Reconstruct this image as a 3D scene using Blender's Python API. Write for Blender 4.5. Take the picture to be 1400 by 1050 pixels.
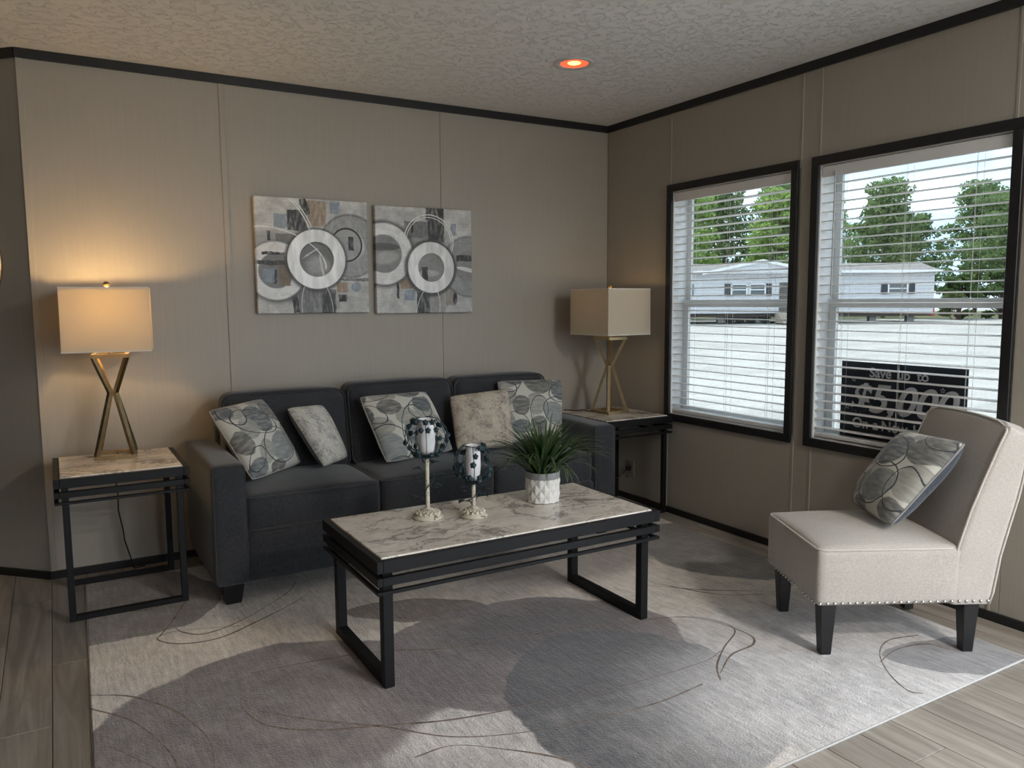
import bpy, bmesh, math, random
from mathutils import Vector, Matrix
import numpy as np
random.seed(7); rng = np.random.default_rng(7)
for o in list(bpy.data.objects): bpy.data.objects.remove(o)
S = bpy.context.scene; C = S.collection
R = math.radians

# ------------------------------------------------------------------ camera
YAW, PITCH, ROLL = R(30.385), R(-6.03), R(-0.374)
fw = Vector((math.sin(YAW)*math.cos(PITCH), math.cos(YAW)*math.cos(PITCH), math.sin(PITCH)))
rt = Vector((math.cos(YAW), -math.sin(YAW), 0)); up = rt.cross(fw)
r2 = rt*math.cos(ROLL)+up*math.sin(ROLL); u2 = up*math.cos(ROLL)-rt*math.sin(ROLL)
cam = bpy.data.objects.new('camera', bpy.data.cameras.new('camera')); C.objects.link(cam)
M = Matrix((r2, u2, -fw)).transposed().to_4x4(); M.translation = Vector((-3.227, -4.233, 1.303))
cam.matrix_world = M
cam.data.sensor_width = 36; cam.data.lens = 1068.12/1400*36; cam.data.clip_end = 500; cam.data.clip_start = .05
S.camera = cam
# ------------------------------------------------------------------ view, sky, sun, window portals
vs = S.view_settings; vs.view_transform = 'Standard'; vs.look = 'None'; vs.gamma = 1; vs.use_curve_mapping = False
vs.exposure = 1.55
S.cycles.use_denoising = True; S.cycles.max_bounces = 10; S.cycles.diffuse_bounces = 6; S.cycles.transparent_max_bounces = 24
S.cycles.sample_clamp_indirect = 6
SKY_STRENGTH = 1.6; SUN_STRENGTH = 2.6
W = bpy.data.worlds.new('sky'); S.world = W; W.use_nodes = True
def sky():
    nt = W.node_tree; nt.nodes.clear(); N = nt.nodes.new; L = nt.links.new
    tc = N('ShaderNodeTexCoord'); mp = N('ShaderNodeMapping'); mp.inputs['Scale'].default_value = (1.6, 1.6, 5)
    L(tc.outputs['Generated'], mp.inputs['Vector'])
    nz = N('ShaderNodeTexNoise'); nz.inputs['Scale'].default_value = 2.2; nz.inputs['Detail'].default_value = 6
    L(mp.outputs[0], nz.inputs['Vector'])
    cr = N('ShaderNodeValToRGB'); e = cr.color_ramp.elements
    e[0].position = .42; e[0].color = (.50, .68, .88, 1); e[1].position = .62; e[1].color = (.95, .97, 1, 1)
    L(nz.outputs['Fac'], cr.inputs['Fac'])
    bg = N('ShaderNodeBackground'); bg.inputs['Strength'].default_value = SKY_STRENGTH
    out = N('ShaderNodeOutputWorld'); L(cr.outputs[0], bg.inputs['Color']); L(bg.outputs[0], out.inputs[0])
sky()
sun = bpy.data.objects.new('sun', bpy.data.lights.new('sun', 'SUN')); C.objects.link(sun)
sun.data.energy = SUN_STRENGTH; sun.data.angle = R(.6); sun.data.color = (1, .96, .9)
sun.rotation_euler = Vector((.15, -.6, -1.0)).to_track_quat('-Z', 'Y').to_euler()
def portal(loc, direction, w, h):
    l = bpy.data.lights.new('window_portal', 'AREA'); l.shape = 'RECTANGLE'; l.size = w; l.size_y = h; l.cycles.is_portal = True
    o = bpy.data.objects.new('window_portal', l); C.objects.link(o); o.location = loc
    d = Vector(direction); o.rotation_euler = d.to_track_quat('-Z', 'Z' if abs(d.z) < .9 else 'Y').to_euler()
portal((.15, -1.0745, 1.28), (-1, 0, 0), .88, 1.34); portal((.15, -2.115, 1.28), (-1, 0, 0), .89, 1.34)
portal((.15, -4.95, 1.17), (-1, 0, 0), 3.9, 2.3)
portal((-1.35, -7.15, 1.25), (0, 1, 0), 2.1, 2.2)

# ------------------------------------------------------------------ node / material helpers
class NT:
    def __init__(s, name):
        s.m = bpy.data.materials.new(name); s.m.use_nodes = True; s.t = s.m.node_tree; s.t.nodes.clear()
        s.out = s.t.nodes.new('ShaderNodeOutputMaterial')
    def n(s, typ, props=None, **ins):
        nd = s.t.nodes.new('ShaderNode'+typ)
        for k, v in (props or {}).items(): setattr(nd, k, v)
        for k, v in ins.items(): s.set(nd, k, v)
        return nd
    def set(s, nd, k, v):
        i = nd.inputs[int(k[1:])] if k[0] == 'i' and k[1:].isdigit() else nd.inputs[k.replace('_', ' ')]
        if isinstance(v, bpy.types.NodeSocket): s.t.links.new(v, i)
        else: i.default_value = v
    def math(s, op, a, b=0.0, clamp=False):
        return s.n('Math', {'operation': op, 'use_clamp': clamp}, i0=a, i1=b).outputs[0]
    def mix(s, f, a, b, mode='MIX'):
        nd = s.n('Mix', {'data_type': 'RGBA', 'blend_type': mode})
        for i, v in ((0, f), (6, a), (7, b)):
            if isinstance(v, bpy.types.NodeSocket): s.t.links.new(v, nd.inputs[i])
            else: nd.inputs[i].default_value = (v if i == 0 else (*v, 1) if len(v) == 3 else v)
        return nd.outputs[2]
    def noise(s, vec, scale, detail=3, rough=.5, dist=0):
        return s.n('TexNoise', Vector=vec, Scale=scale, Detail=detail, Roughness=rough, Distortion=dist)
    def mr(s, v, a, b, c=0., d=1., smooth=True):
        return s.n('MapRange', {'interpolation_type': 'SMOOTHSTEP' if smooth else 'LINEAR'}, i0=v, i1=a, i2=b, i3=c, i4=d).outputs[0]
    def obj(s): return s.n('TexCoord').outputs['Object']
    def uv(s): return s.n('TexCoord').outputs['UV']
    def mapping(s, vec, loc=(0,0,0), rot=(0,0,0), sc=(1,1,1), typ='POINT'):
        return s.n('Mapping', {'vector_type': typ}, Vector=vec, Location=loc, Rotation=rot, Scale=sc).outputs[0]
    def bsdf(s, color, rough=.6, metal=0., bump=None, bstr=.3, bdist=.002, **kw):
        b = s.n('BsdfPrincipled', Roughness=rough, Metallic=metal, **kw)
        s.set(b, 'Base_Color', color if isinstance(color, bpy.types.NodeSocket) else (*color[:3], 1))
        if bump is not None:
            bp = s.n('Bump', Strength=bstr, Distance=bdist, Height=bump); s.t.links.new(bp.outputs[0], b.inputs['Normal'])
        s.t.links.new(b.outputs[0], s.out.inputs[0]); return b
MATS = {}
def plain(name, col, rough=.5, metal=0., var=.08, scale=12, bstr=0, **kw):
    if name in MATS: return MATS[name]
    t = NT(name); nz = t.noise(t.obj(), scale, 4).outputs['Fac']
    f = t.mr(nz, .3, .7, 1-var, 1+var, False)
    c = t.mix(1.0, (*col, 1), t.n('CombineColor', Red=f, Green=f, Blue=f).outputs[0], 'MULTIPLY')
    t.bsdf(c, rough, metal, nz if bstr else None, bstr, **kw); MATS[name] = t.m; return t.m
def emit(name, col, st):
    if name in MATS: return MATS[name]
    t = NT(name); e = t.n('Emission', Color=(*col, 1), Strength=st); t.t.links.new(e.outputs[0], t.out.inputs[0]); MATS[name] = t.m; return t.m

def layered(t, vec, base, layers):
    """flat print: shapes laid over one another. vec: coordinates; each layer (kind, cx, cy, rx, ry, rot deg, colour, opts)"""
    col = base if isinstance(base, bpy.types.NodeSocket) else (*base, 1)
    for ly in layers:
        kind, cx, cy, rx, ry, rot, c = ly[:7]; o = ly[7] if len(ly) > 7 else {}
        q = t.mapping(o.get('vec', vec), (cx, cy, 0), (0, 0, R(rot)), (rx, ry, 1), 'TEXTURE')
        sf = o.get('soft', .04)
        if kind in ('ell', 'ring', 'loop', 'arc'):
            q = t.n('VectorMath', {'operation': 'MULTIPLY'}, i0=q, i1=(1, 1, 0)).outputs[0]
            ln = t.n('VectorMath', {'operation': 'LENGTH'}, i0=q).outputs['Value']
            if kind == 'ell': mk = t.mr(ln, 1-sf, 1+sf, 1., 0.)
            elif kind == 'ring':
                k = o['inner']; mk = t.math('MULTIPLY', t.mr(ln, 1-sf, 1+sf, 1., 0.), t.mr(ln, k-sf, k+sf, 0., 1.))
            else:
                w = o.get('w', .03); mk = t.mr(t.math('ABSOLUTE', t.math('SUBTRACT', ln, 1.)), w*.6, w*1.2, 1., 0.)
            if kind == 'arc':
                sep = t.n('SeparateXYZ', Vector=q); mk = t.math('MULTIPLY', mk, t.mr(sep.outputs[1], o.get('cut', 0)-.08, o.get('cut', 0)+.08))
        else:
            q = t.n('VectorMath', {'operation': 'ABSOLUTE'}, i0=q).outputs[0]; sep = t.n('SeparateXYZ', Vector=q)
            mk = t.mr(t.math('MAXIMUM', sep.outputs[0], sep.outputs[1]), 1-sf, 1+sf, 1., 0.)
        if o.get('a', 1) != 1: mk = t.math('MULTIPLY', mk, o['a'])
        if 'tex' in o: mk = t.math('MULTIPLY', mk, o['tex'])
        col = t.mix(mk, col, (*c, 1) if not isinstance(c, bpy.types.NodeSocket) else c)
    return col

# ------------------------------------------------------------------ mesh helpers
def tag(o, label=None, cat=None, group=None, kind=None):
    if label: o['label'] = label
    if cat: o['category'] = cat
    if group: o['group'] = group
    if kind: o['kind'] = kind
    return o
def empty(name, loc=(0, 0, 0), rz=0.):
    o = bpy.data.objects.new(name, None); C.objects.link(o); o.location = loc; o.rotation_euler = (0, 0, rz); o.empty_display_size = .05; return o
def link(name, me, mat=None, parent=None, smooth=False):
    o = bpy.data.objects.new(name, me); C.objects.link(o)
    if mat and not me.materials: me.materials.append(mat)
    if smooth:
        for p in me.polygons: p.use_smooth = True
    if parent: o.parent = parent
    return o
class MB:
    def __init__(s): s.v = []; s.f = []
    def add(s, vs, fs):
        k = len(s.v); s.v += [tuple(v) for v in vs]; s.f += [tuple(i+k for i in f) for f in fs]; return s
    def box(s, x0, x1, y0, y1, z0, z1):
        return s.add([(x, y, z) for z in (z0, z1) for y in (y0, y1) for x in (x0, x1)],
                     [(0, 2, 3, 1), (4, 5, 7, 6), (0, 1, 5, 4), (2, 6, 7, 3), (0, 4, 6, 2), (1, 3, 7, 5)])
    def hexa(s, pts): # 8 points ordered like box
        return s.add(pts, [(0, 2, 3, 1), (4, 5, 7, 6), (0, 1, 5, 4), (2, 6, 7, 3), (0, 4, 6, 2), (1, 3, 7, 5)])
    def bar(s, a, b, w, h, upv=(0, 0, 1)):
        a, b = Vector(a), Vector(b); d = (b-a).normalized(); u = Vector(upv)
        if abs(d.dot(u)) > .98: u = Vector((1, 0, 0))
        x = d.cross(u).normalized()*w/2; y = x.cross(d).normalized()*h/2
        P = [p+sx*x+sy*y for p in (a, b) for sy in (-1, 1) for sx in (-1, 1)]
        return s.hexa(P)
    def tube(s, pts, r, n=8, cap=True, closed=False):
        pts = [Vector(p) for p in pts]; rs = r if isinstance(r, (list, tuple)) else [r]*len(pts)
        m = len(pts); rings = []; prev = None
        for i, p in enumerate(pts):
            if closed: d = (pts[(i+1) % m]-pts[i-1]).normalized()
            else: d = (pts[min(i+1, m-1)]-pts[max(i-1, 0)]).normalized()
            if prev is None:
                u = Vector((0, 0, 1)) if abs(d.z) < .9 else Vector((1, 0, 0)); x = d.cross(u).normalized()
            else: x = (prev-d*prev.dot(d)).normalized()
            prev = x; y = d.cross(x)
            rings.append([p+(x*math.cos(2*math.pi*k/n)+y*math.sin(2*math.pi*k/n))*rs[i] for k in range(n)])
        vs = [v for rg in rings for v in rg]; fs = []
        for i in range(m if closed else m-1):
            j = (i+1) % m
            for k in range(n): fs.append((i*n+k, i*n+(k+1) % n, j*n+(k+1) % n, j*n+k))
        if cap and not closed: fs += [tuple(range(n-1, -1, -1)), tuple(range((m-1)*n, m*n))]
        return s.add(vs, fs)
    def lathe(s, prof, n=32, c=(0, 0, 0), cap=True):
        vs = []; fs = []; m = len(prof)
        for r, z in prof:
            for k in range(n): a = 2*math.pi*k/n; vs.append((c[0]+r*math.cos(a), c[1]+r*math.sin(a), c[2]+z))
        for i in range(m-1):
            for k in range(n): fs.append((i*n+k, i*n+(k+1) % n, (i+1)*n+(k+1) % n, (i+1)*n+k))
        if cap: fs += [tuple(range(n-1, -1, -1)), tuple(range((m-1)*n, m*n))]
        return s.add(vs, fs)
    def build(s, name, mat, parent=None, smooth=False, bevel=0, seg=2):
        me = bpy.data.meshes.new(name); me.from_pydata(s.v, [], s.f); me.update()
        bm = bmesh.new(); bm.from_mesh(me); bmesh.ops.recalc_face_normals(bm, faces=bm.faces)
        if bevel: bmesh.ops.bevel(bm, geom=bm.edges[:], offset=bevel, segments=seg, affect='EDGES', profile=.5, clamp_overlap=True)
        bm.to_mesh(me); bm.free()
        return link(name, me, mat, parent, smooth)
def rbox(name, x0, x1, y0, y1, z0, z1, mat, parent=None, r=.004, seg=2):
    return MB().box(x0, x1, y0, y1, z0, z1).build(name, mat, parent, bevel=r, seg=seg, smooth=False)
def soft_box(name, x0, x1, y0, y1, z0, z1, r, mat, parent=None, crown=(0, 0, 0), n=14, fn=None):
    """upholstered block: rounded box whose faces swell by crown in +-x, +-y, +z"""
    bm = bmesh.new(); bmesh.ops.create_cube(bm, size=2)
    bmesh.ops.subdivide_edges(bm, edges=bm.edges[:], cuts=n, use_grid_fill=True)
    h = Vector(((x1-x0)/2, (y1-y0)/2, (z1-z0)/2)); c = Vector(((x0+x1)/2, (y0+y1)/2, (z0+z1)/2))
    for v in bm.verts:
        u = Vector([math.sin(a*math.pi/2) for a in v.co])
        p = Vector([u[i]*h[i] for i in range(3)]); q = Vector([max(-(h[i]-r), min(h[i]-r, p[i])) for i in range(3)])
        d = p-q
        if d.length > 1e-9: p = q+d.normalized()*min(r, d.length if sum(abs(x) > 1e-6 for x in d) == 1 else r)
        g = [(1-u[i]**2) for i in range(3)]
        p.x += crown[0]*u.x*g[1]*g[2]; p.y += crown[1]*u.y*g[0]*g[2]
        if u.z > 0: p.z += crown[2]*u.z*(g[0]*g[1])**.8
        if fn: p = fn(p, u)
        v.co = p+c
    me = bpy.data.meshes.new(name); bm.to_mesh(me); bm.free()
    return link(name, me, mat, parent, True)
def rect_loop(x0, x1, y0, y1, z, r=.02, n=5, plane='xy'):
    pts = []
    for cx, cy, a0 in ((x1-r, y1-r, 0), (x0+r, y1-r, 90), (x0+r, y0+r, 180), (x1-r, y0+r, 270)):
        for k in range(n+1):
            a = R(a0+90*k/n); pts.append((cx+r*math.cos(a), cy+r*math.sin(a)))
    return [(x, y, z) if plane == 'xy' else (x, z, y) for x, y in pts]

# ------------------------------------------------------------------ materials
def wall_mat():
    t = NT('linen_wall_panel'); o = t.obj()
    n1 = t.noise(t.mapping(o, sc=(90, 90, 3)), 1, 4, .6).outputs['Fac']; n2 = t.noise(o, 1.3, 3).outputs['Fac']
    f = t.math('ADD', t.mr(n1, .3, .7, .97, 1.03, False), t.mr(n2, .3, .7, -.03, .03, False))
    c = t.mix(1., (.385, .348, .292, 1), t.n('CombineColor', Red=f, Green=f, Blue=f).outputs[0], 'MULTIPLY')
    t.bsdf(c, .55, 0, n1, .12, .001); return t.m
M_WALL = wall_mat()
def ceil_mat():
    t = NT('knockdown_ceiling'); o = t.obj()
    n = t.noise(o, 27, 5, .65, .7).outputs['Fac']; v = t.n('TexVoronoi', Vector=o, Scale=30.).outputs['Distance']
    h = t.math('ADD', t.mr(n, .52, .62), t.math('MULTIPLY', v, .3))
    t.bsdf((.82, .815, .80), .85, 0, h, .72, .007); return t.m
M_CEIL = ceil_mat()
M_TRIM = plain('black_trim', (.012, .012, .013), .42, var=.1)
def plank_mat():
    t = NT('grey_vinyl_plank'); o = t.obj(); oi = t.n('ObjectInfo').outputs['Random']
    sh = t.n('CombineXYZ', X=t.math('MULTIPLY', oi, 37.), Y=t.math('MULTIPLY', oi, 91.), Z=0.).outputs[0]
    vec = t.n('VectorMath', {'operation': 'ADD'}, i0=o, i1=sh).outputs[0]
    g = t.noise(t.mapping(vec, sc=(22, 1.6, 1)), 1., 5, .6, 1.2).outputs['Fac']
    g2 = t.noise(t.mapping(vec, sc=(120, 5, 1)), 1., 3).outputs['Fac']
    f = t.math('ADD', t.mr(g, .3, .72), t.mr(g2, .3, .7, -.12, .12, False))
    c = t.mix(f, (.25, .215, .178, 1), (.39, .352, .308, 1))
    k = t.mr(oi, 0., 1., .82, 1.12, False)
    c = t.mix(1., c, t.n('CombineColor', Red=k, Green=k, Blue=k).outputs[0], 'MULTIPLY')
    t.bsdf(c, .38, 0, g2, .08, .001); return t.m
M_PLANK = plank_mat()
M_SUB = plain('floor_underlay', (.12, .11, .10), .8)
M_WHITE = plain('white_vinyl', (.78, .78, .77), .4, var=.03)
M_SLAT = plain('white_blind_slat', (.80, .79, .77), .45, var=.03)
M_CORD = plain('white_cord', (.75, .74, .72), .7)
def glass_mat():
    t = NT('window_glass'); tr = t.n('BsdfTransparent', Color=(.63, .65, .65, 1)); gl = t.n('BsdfGlossy', Roughness=.02)
    mx = t.n('MixShader', i0=.04)
    t.t.links.new(tr.outputs[0], mx.inputs[1]); t.t.links.new(gl.outputs[0], mx.inputs[2]); t.t.links.new(mx.outputs[0], t.out.inputs[0]); return t.m
M_GLASS = glass_mat()
def fabric(name, col, col2, scale=260, rough=.9, mottled=6, bstr=.35, sheen=.25):
    t = NT(name); o = t.obj()
    w1 = t.noise(t.mapping(o, sc=(1, 1, .25)), scale, 2).outputs['Fac']; w2 = t.noise(t.mapping(o, sc=(.25, 1, 1)), scale, 2).outputs['Fac']
    w = t.math('ADD', w1, w2); mo = t.noise(o, mottled, 4).outputs['Fac']
    f = t.math('ADD', t.mr(w, .8, 1.2, 0, .7, False), t.mr(mo, .35, .65, 0, .3, False))
    t.bsdf(t.mix(f, (*col, 1), (*col2, 1)), rough, 0, w, bstr, .0015, Sheen_Weight=sheen, Sheen_Roughness=.5); return t.m
M_SOFA = fabric('charcoal_chenille', (.015, .016, .019), (.036, .038, .044))
M_SOFA_PIPE = fabric('charcoal_piping', (.018, .019, .022), (.035, .036, .04))
M_CREAM = fabric('cream_linen', (.41, .37, .33), (.53, .485, .435), scale=300, bstr=.25)
M_CREAM_PIPE = fabric('cream_piping', (.50, .46, .41), (.60, .56, .50))
M_NAVY = fabric('navy_pillow_back', (.030, .038, .055), (.075, .085, .11))
M_LEG = plain('black_wood_leg', (.010, .010, .011), .35)
M_METAL = plain('black_steel', (.006, .006, .0065), .5, var=.1, Specular_IOR_Level=.3)
M_GOLD = plain('brushed_gold', (.46, .35, .20), .36, 1., var=.12, scale=40)
M_FINIAL = plain('polished_brass', (.62, .42, .18), .15, 1.)
M_CHROME = plain('nailhead_nickel', (.6, .58, .55), .25, 1.)
def marble():
    t = NT('faux_marble'); o = t.obj()
    wv = t.noise(o, 2.6, 5, .6).outputs['Color']
    vec = t.n('VectorMath', {'operation': 'ADD'}, i0=o, i1=t.n('VectorMath', {'operation': 'SCALE'}, i0=wv, Scale=.55).outputs[0]).outputs[0]
    vec = t.mapping(vec, rot=(0, 0, R(35)), sc=(3.2, 9, 1))
    n = t.noise(vec, 1., 4, .55).outputs['Fac']; v = t.mr(t.math('ABSOLUTE', t.math('SUBTRACT', n, .5)), 0., .038, 1., 0.)
    cl = t.noise(o, 5, 4, .6).outputs['Fac']
    n2 = t.noise(t.mapping(vec, sc=(2.2, 2.2, 1)), 1., 3).outputs['Fac']; v2 = t.mr(t.math('ABSOLUTE', t.math('SUBTRACT', n2, .47)), 0., .02, .5, 0.)
    c = t.mix(t.mr(cl, .35, .7), (.80, .735, .655, 1), (.60, .535, .465, 1))
    vv = t.math('MULTIPLY', t.math('MAXIMUM', v, v2), t.mr(cl, .35, .6, .4, .9))
    c = t.mix(vv, c, (.19, .165, .15, 1)); t.bsdf(c, .18); return t.m
M_MARBLE = marble()
def shade_mat(name):
    t = NT(name); o = t.obj(); w = t.noise(t.mapping(o, sc=(1, 1, .2)), 320, 2).outputs['Fac']
    d = t.n('BsdfDiffuse', Color=(.66, .59, .47, 1)); tr = t.n('BsdfTranslucent', Color=(.80, .70, .50, 1)); mx = t.n('MixShader', i0=.30)
    bp = t.n('Bump', Strength=.15, Distance=.001, Height=w); t.t.links.new(bp.outputs[0], d.inputs['Normal'])
    t.t.links.new(d.outputs[0], mx.inputs[1]); t.t.links.new(tr.outputs[0], mx.inputs[2]); t.t.links.new(mx.outputs[0], t.out.inputs[0]); return t.m
M_SHADE = shade_mat('linen_lamp_shade')

# ------------------------------------------------------------------ room shell
H = 2.44; XL, XF = -6.6, -7.1   # left wall x, front wall y
T = .14
W1 = (-1.515, -.634); W2 = (-2.56, -1.67); WZ = (.612, 1.948); DOORY = (-6.9, -3.0)
floor = tag(MB().box(XL, 0, XF, 1.4, -.12, -.005).build('floor', M_SUB), 'grey wood-look vinyl plank floor', None, kind='structure')
pl_me = {}
PW, PL = .15, 1.22
for i in range(int(4.95/PW)+1):
    x1 = -i*PW-.001; x0 = max(x1-PW+.002, -4.95)
    off = (i*.47) % PL
    y = -4.6-off
    while y < 1.35:
        ya, yb = max(y, -4.6)+.001, min(y+PL, 1.35)-.001
        # clip where the back wall stands
        if x0 > -3.25 and ya < .05: yb = min(yb, .05)
        if yb-ya > .05 and not (x0 > -3.25 and ya > .04):
            k = (round(x1-x0, 3), round(yb-ya, 3))
            if k not in pl_me:
                o = MB().box(-k[0]/2, k[0]/2, -k[1]/2, k[1]/2, -.005, 0).build('plank', M_PLANK, floor, bevel=.0012, seg=1); pl_me[k] = o.data
            else: o = link('plank', pl_me[k], None, floor)
            o.location = ((x0+x1)/2, (ya+yb)/2, 0)
        y += PL
tag(MB().box(XL-.2, T+.1, XF-.2, 1.6, H, H+.12).build('ceiling', M_CEIL), 'light grey knockdown-textured ceiling', None, kind='structure')
wb = tag(MB().box(-3.3, T, .004, T, 0, H).build('wall_back', M_WALL), 'greige panelled wall behind the sofa', None, kind='structure')
for a, b in ((-3.3, -2.44), (-2.44, -1.22), (-1.22, -.001)):
    rbox('panel', a+.0015, b-.0015, 0, .0045, 0, H-.001, M_WALL, wb, .0008, 1)
rbox('batten', -2.442, -2.414, -.006, .001, .036, H-.04, M_WALL, wb, .002, 1)
rbox('batten', -3.302, -3.276, -.006, .001, .036, H-.04, M_WALL, wb, .002, 1)
wr = MB()
ys = [(.0, W1[1]), (W1[0], W2[1]), (W2[0], DOORY[1]), (DOORY[0], XF)]
for a, b in ys: wr.box(.004, T, b, a, 0, H) if a > b else wr.box(.004, T, a, b, 0, H)
for w in (W1, W2): wr.box(.004, T, w[0], w[1], 0, WZ[0]); wr.box(.004, T, w[0], w[1], WZ[1], H)
wr.box(.004, T, *DOORY, 2.32, H)
wr = tag(wr.build('wall_right', M_WALL), 'greige panelled wall with the two windows', None, kind='structure')
def wpanel(y0, y1, z0, z1): rbox('panel', 0, .0045, y0+.0012, y1-.0012, z0, z1, M_WALL, wr, .0008, 1)
wpanel(-.615, -.001, 0, H-.001); wpanel(-1.67, -1.56, 0, H-.001); wpanel(-3.0, -2.60, 0, H-.001)
for a, b in ((-1.56, -.615), (-2.60, -1.67)): wpanel(a, b, 0, WZ[0]); wpanel(a, b, WZ[1], H-.001)
for y in (-.615, -1.56, -1.668, -2.56):
    for z0, z1 in (((.036, .58), (1.985, H-.04))): rbox('batten', -.003, .001, y-.006, y+.006, z0, z1, M_WALL, wr, .001, 1)
# angled wall at the left end of the back wall, then the hall
def slab(name, a, b, z0, z1, t, mat, label):
    a, b = Vector((*a, 0)), Vector((*b, 0)); d = (b-a).normalized(); n = Vector((-d.y, d.x, 0))*t
    P = [p+Vector((0, 0, z)) for z in (z0, z1) for p in (a, b, a+n, b+n)]
    return tag(MB().hexa(P).build(name, mat), label, None, kind='structure')
slab('wall_angled', (-4.6, 1.3), (-3.3, 0), 0, H, T, M_WALL, 'angled greige wall beside the left lamp, in shade')
M_DARKWALL = plain('bounce_cut_wall', (.085, .065, .05), .6)  # dark tone for the unseen walls, added to cut bounced light on the left
slab('wall_hall', (XL, 1.3), (-4.6, 1.3), 0, H, T, M_DARKWALL, 'unseen far hall wall, darkened to cut bounced light')
slab('wall_left', (XL, XF), (XL, 1.3), 0, H, T, M_DARKWALL, 'unseen wall on the far left side, darkened to cut bounced light')
wfm = MB()
for a, b in ((XL, -2.4), (-.3, T)): wfm.box(a, b, XF-T, XF, 0, H)
for a, b in ((-2.4, -.3),): wfm.box(a, b, XF-T, XF, 0, .15); wfm.box(a, b, XF-T, XF, 2.35, H)  # unseen opening, sized to let more daylight into the room
tag(wfm.build('wall_front', M_WALL), 'greige wall behind the viewer', None, kind='structure')
def trim_run(name, pts, z0, z1, t, label):
    mb = MB()
    for a, b in zip(pts[:-1], pts[1:]):
        a, b = Vector((*a, 0)), Vector((*b, 0)); d = (b-a).normalized(); n = Vector((d.y, -d.x, 0))*t
        P = [p+Vector((0, 0, z)) for z in (z0, z1) for p in (a, b, a+n+(-d*t*0), b+n)]
        mb.hexa(P)
    return tag(mb.build(name, M_TRIM), label, None, kind='structure')
e = .0
trim_run('trim_1', [(-3.304, -.001), (0, -.001)], H-.042, H, .014, 'black crown trim above the sofa wall')
trim_run('trim_2', [(-.001, 0), (-.001, XF)], H-.042, H, .014, 'black crown trim above the window wall')
trim_run('trim_3', [(-4.6, 1.298), (-3.300, -.002)], H-.042, H, .014, 'black crown trim on the angled wall')
trim_run('baseboard_back', [(-3.304, -.001), (0, -.001)], 0, .037, .012, 'black baseboard along the sofa wall')
trim_run('baseboard_right', [(-.001, 0), (-.001, DOORY[1])], 0, .037, .012, 'black baseboard along the window wall')
trim_run('baseboard_left', [(-4.6, 1.298), (-3.300, -.002)], 0, .037, .012, 'black baseboard along the angled wall')

# ------------------------------------------------------------------ windows and blinds
def ring_yz(mb, y0, y1, z0, z1, w, x0, x1):
    mb.box(x0, x1, y0, y1, z0, z0+w); mb.box(x0, x1, y0, y1, z1-w, z1); mb.box(x0, x1, y0, y0+w, z0+w, z1-w); mb.box(x0, x1, y1-w, y1, z0+w, z1-w)
def window(name, w, label):
    y0, y1 = w; z0, z1 = WZ; root = empty(name, (0, 0, 0)); tag(root, label, None, kind='structure')
    fr = MB(); ring_yz(fr, y0-.038, y1+.038, z0-.036, z1+.038, .042, -.016, -.0005); fr.build('window_frame', M_TRIM, root, bevel=.002, seg=1)
    j = MB(); ring_yz(j, y0, y1, z0, z1, .010, -.0005, T-.002); j.build('jamb', M_WHITE, root)
    zm = 1.283
    us = MB(); ring_yz(us, y0+.010, y1-.010, zm-.02, z1-.010, .034, .112, .132); u = us.build('sash', M_WHITE, root, bevel=.002, seg=1)
    ls = MB(); ring_yz(ls, y0+.010, y1-.010, z0+.010, zm+.022, .042, .088, .110); l = ls.build('sash', M_WHITE, root, bevel=.002, seg=1)
    MB().box(.121, .124, y0+.042, y1-.042, zm+.012, z1-.042).build('pane', M_GLASS, u)
    MB().box(.098, .101, y0+.05, y1-.05, z0+.05, zm-.018).build('pane', M_GLASS, l)
    return root
window('window_1', W1, 'black framed double-hung window nearest the corner lamp')
window('window_2', W2, 'black framed double-hung window above the cream chair')
def blind(w, label, tilt):
    y0, y1 = w[0]+.014, w[1]-.014; root = empty('window_blind', (.032, (y0+y1)/2, WZ[1]-.012)); tag(root, label, 'blind', 'white blinds in the two windows')
    L = y1-y0; hh = L/2
    rbox('headrail', -.024, .026, -hh, hh, -.042, 0, M_SLAT, root, .002, 1)
    rbox('valance', -.031, -.026, -hh-.001, hh+.001, -.052, -.001, M_SLAT, root, .002, 1)
    zt, zb = -.085, -(WZ[1]-.012-WZ[0]-.030)
    n = 28; me = None
    for i in range(n):
        z = zt+(zb+.03-zt)*i/(n-1)
        if me is None:
            mb = MB(); pts = []
            for k in range(7):
                u = k/6*2-1; pts.append((u*.0245, .0026*(1-u*u)))
            vs = [(x, y, zz+dz) for x, zz in pts for dz in (0, .0026) for y in (-hh, hh)]
            fs = []
            for k in range(6):
                a = 4*k; b = a+4
                fs += [(a, b, b+1, a+1), (a+2, a+3, b+3, b+2), (a, a+2, b+2, b), (a+1, b+1, b+3, a+3)]
            fs += [(0, 1, 3, 2), (24, 26, 27, 25)]
            o = mb.add(vs, fs).build('slat', M_SLAT, root); me = o.data
        else: o = link('slat', me, None, root)
        o.location = (0, 0, z); o.rotation_euler = (0, R(tilt), 0)
    rbox('bottom_rail', -.025, .025, -hh, hh, zb-.012, zb+.006, M_SLAT, root, .003, 1)
    for y in (-hh+.13, 0, hh-.13):
        lc = MB()
        for x in (-.027, .027): lc.tube([(x, y, -.05), (x, y, zb)], .0007, 5)
        lc.tube([(0, y+.012, -.05), (0, y+.012, zb)], .0008, 5)
        lc.build('ladder_cord', M_CORD, root)
    if tilt < 0: MB().tube([(-.034, hh-.075, -.03), (-.036, hh-.075, -.62)], .0035, 6).build('tilt_wand', plain('clear_wand', (.35, .36, .36), .2), root)
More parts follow.
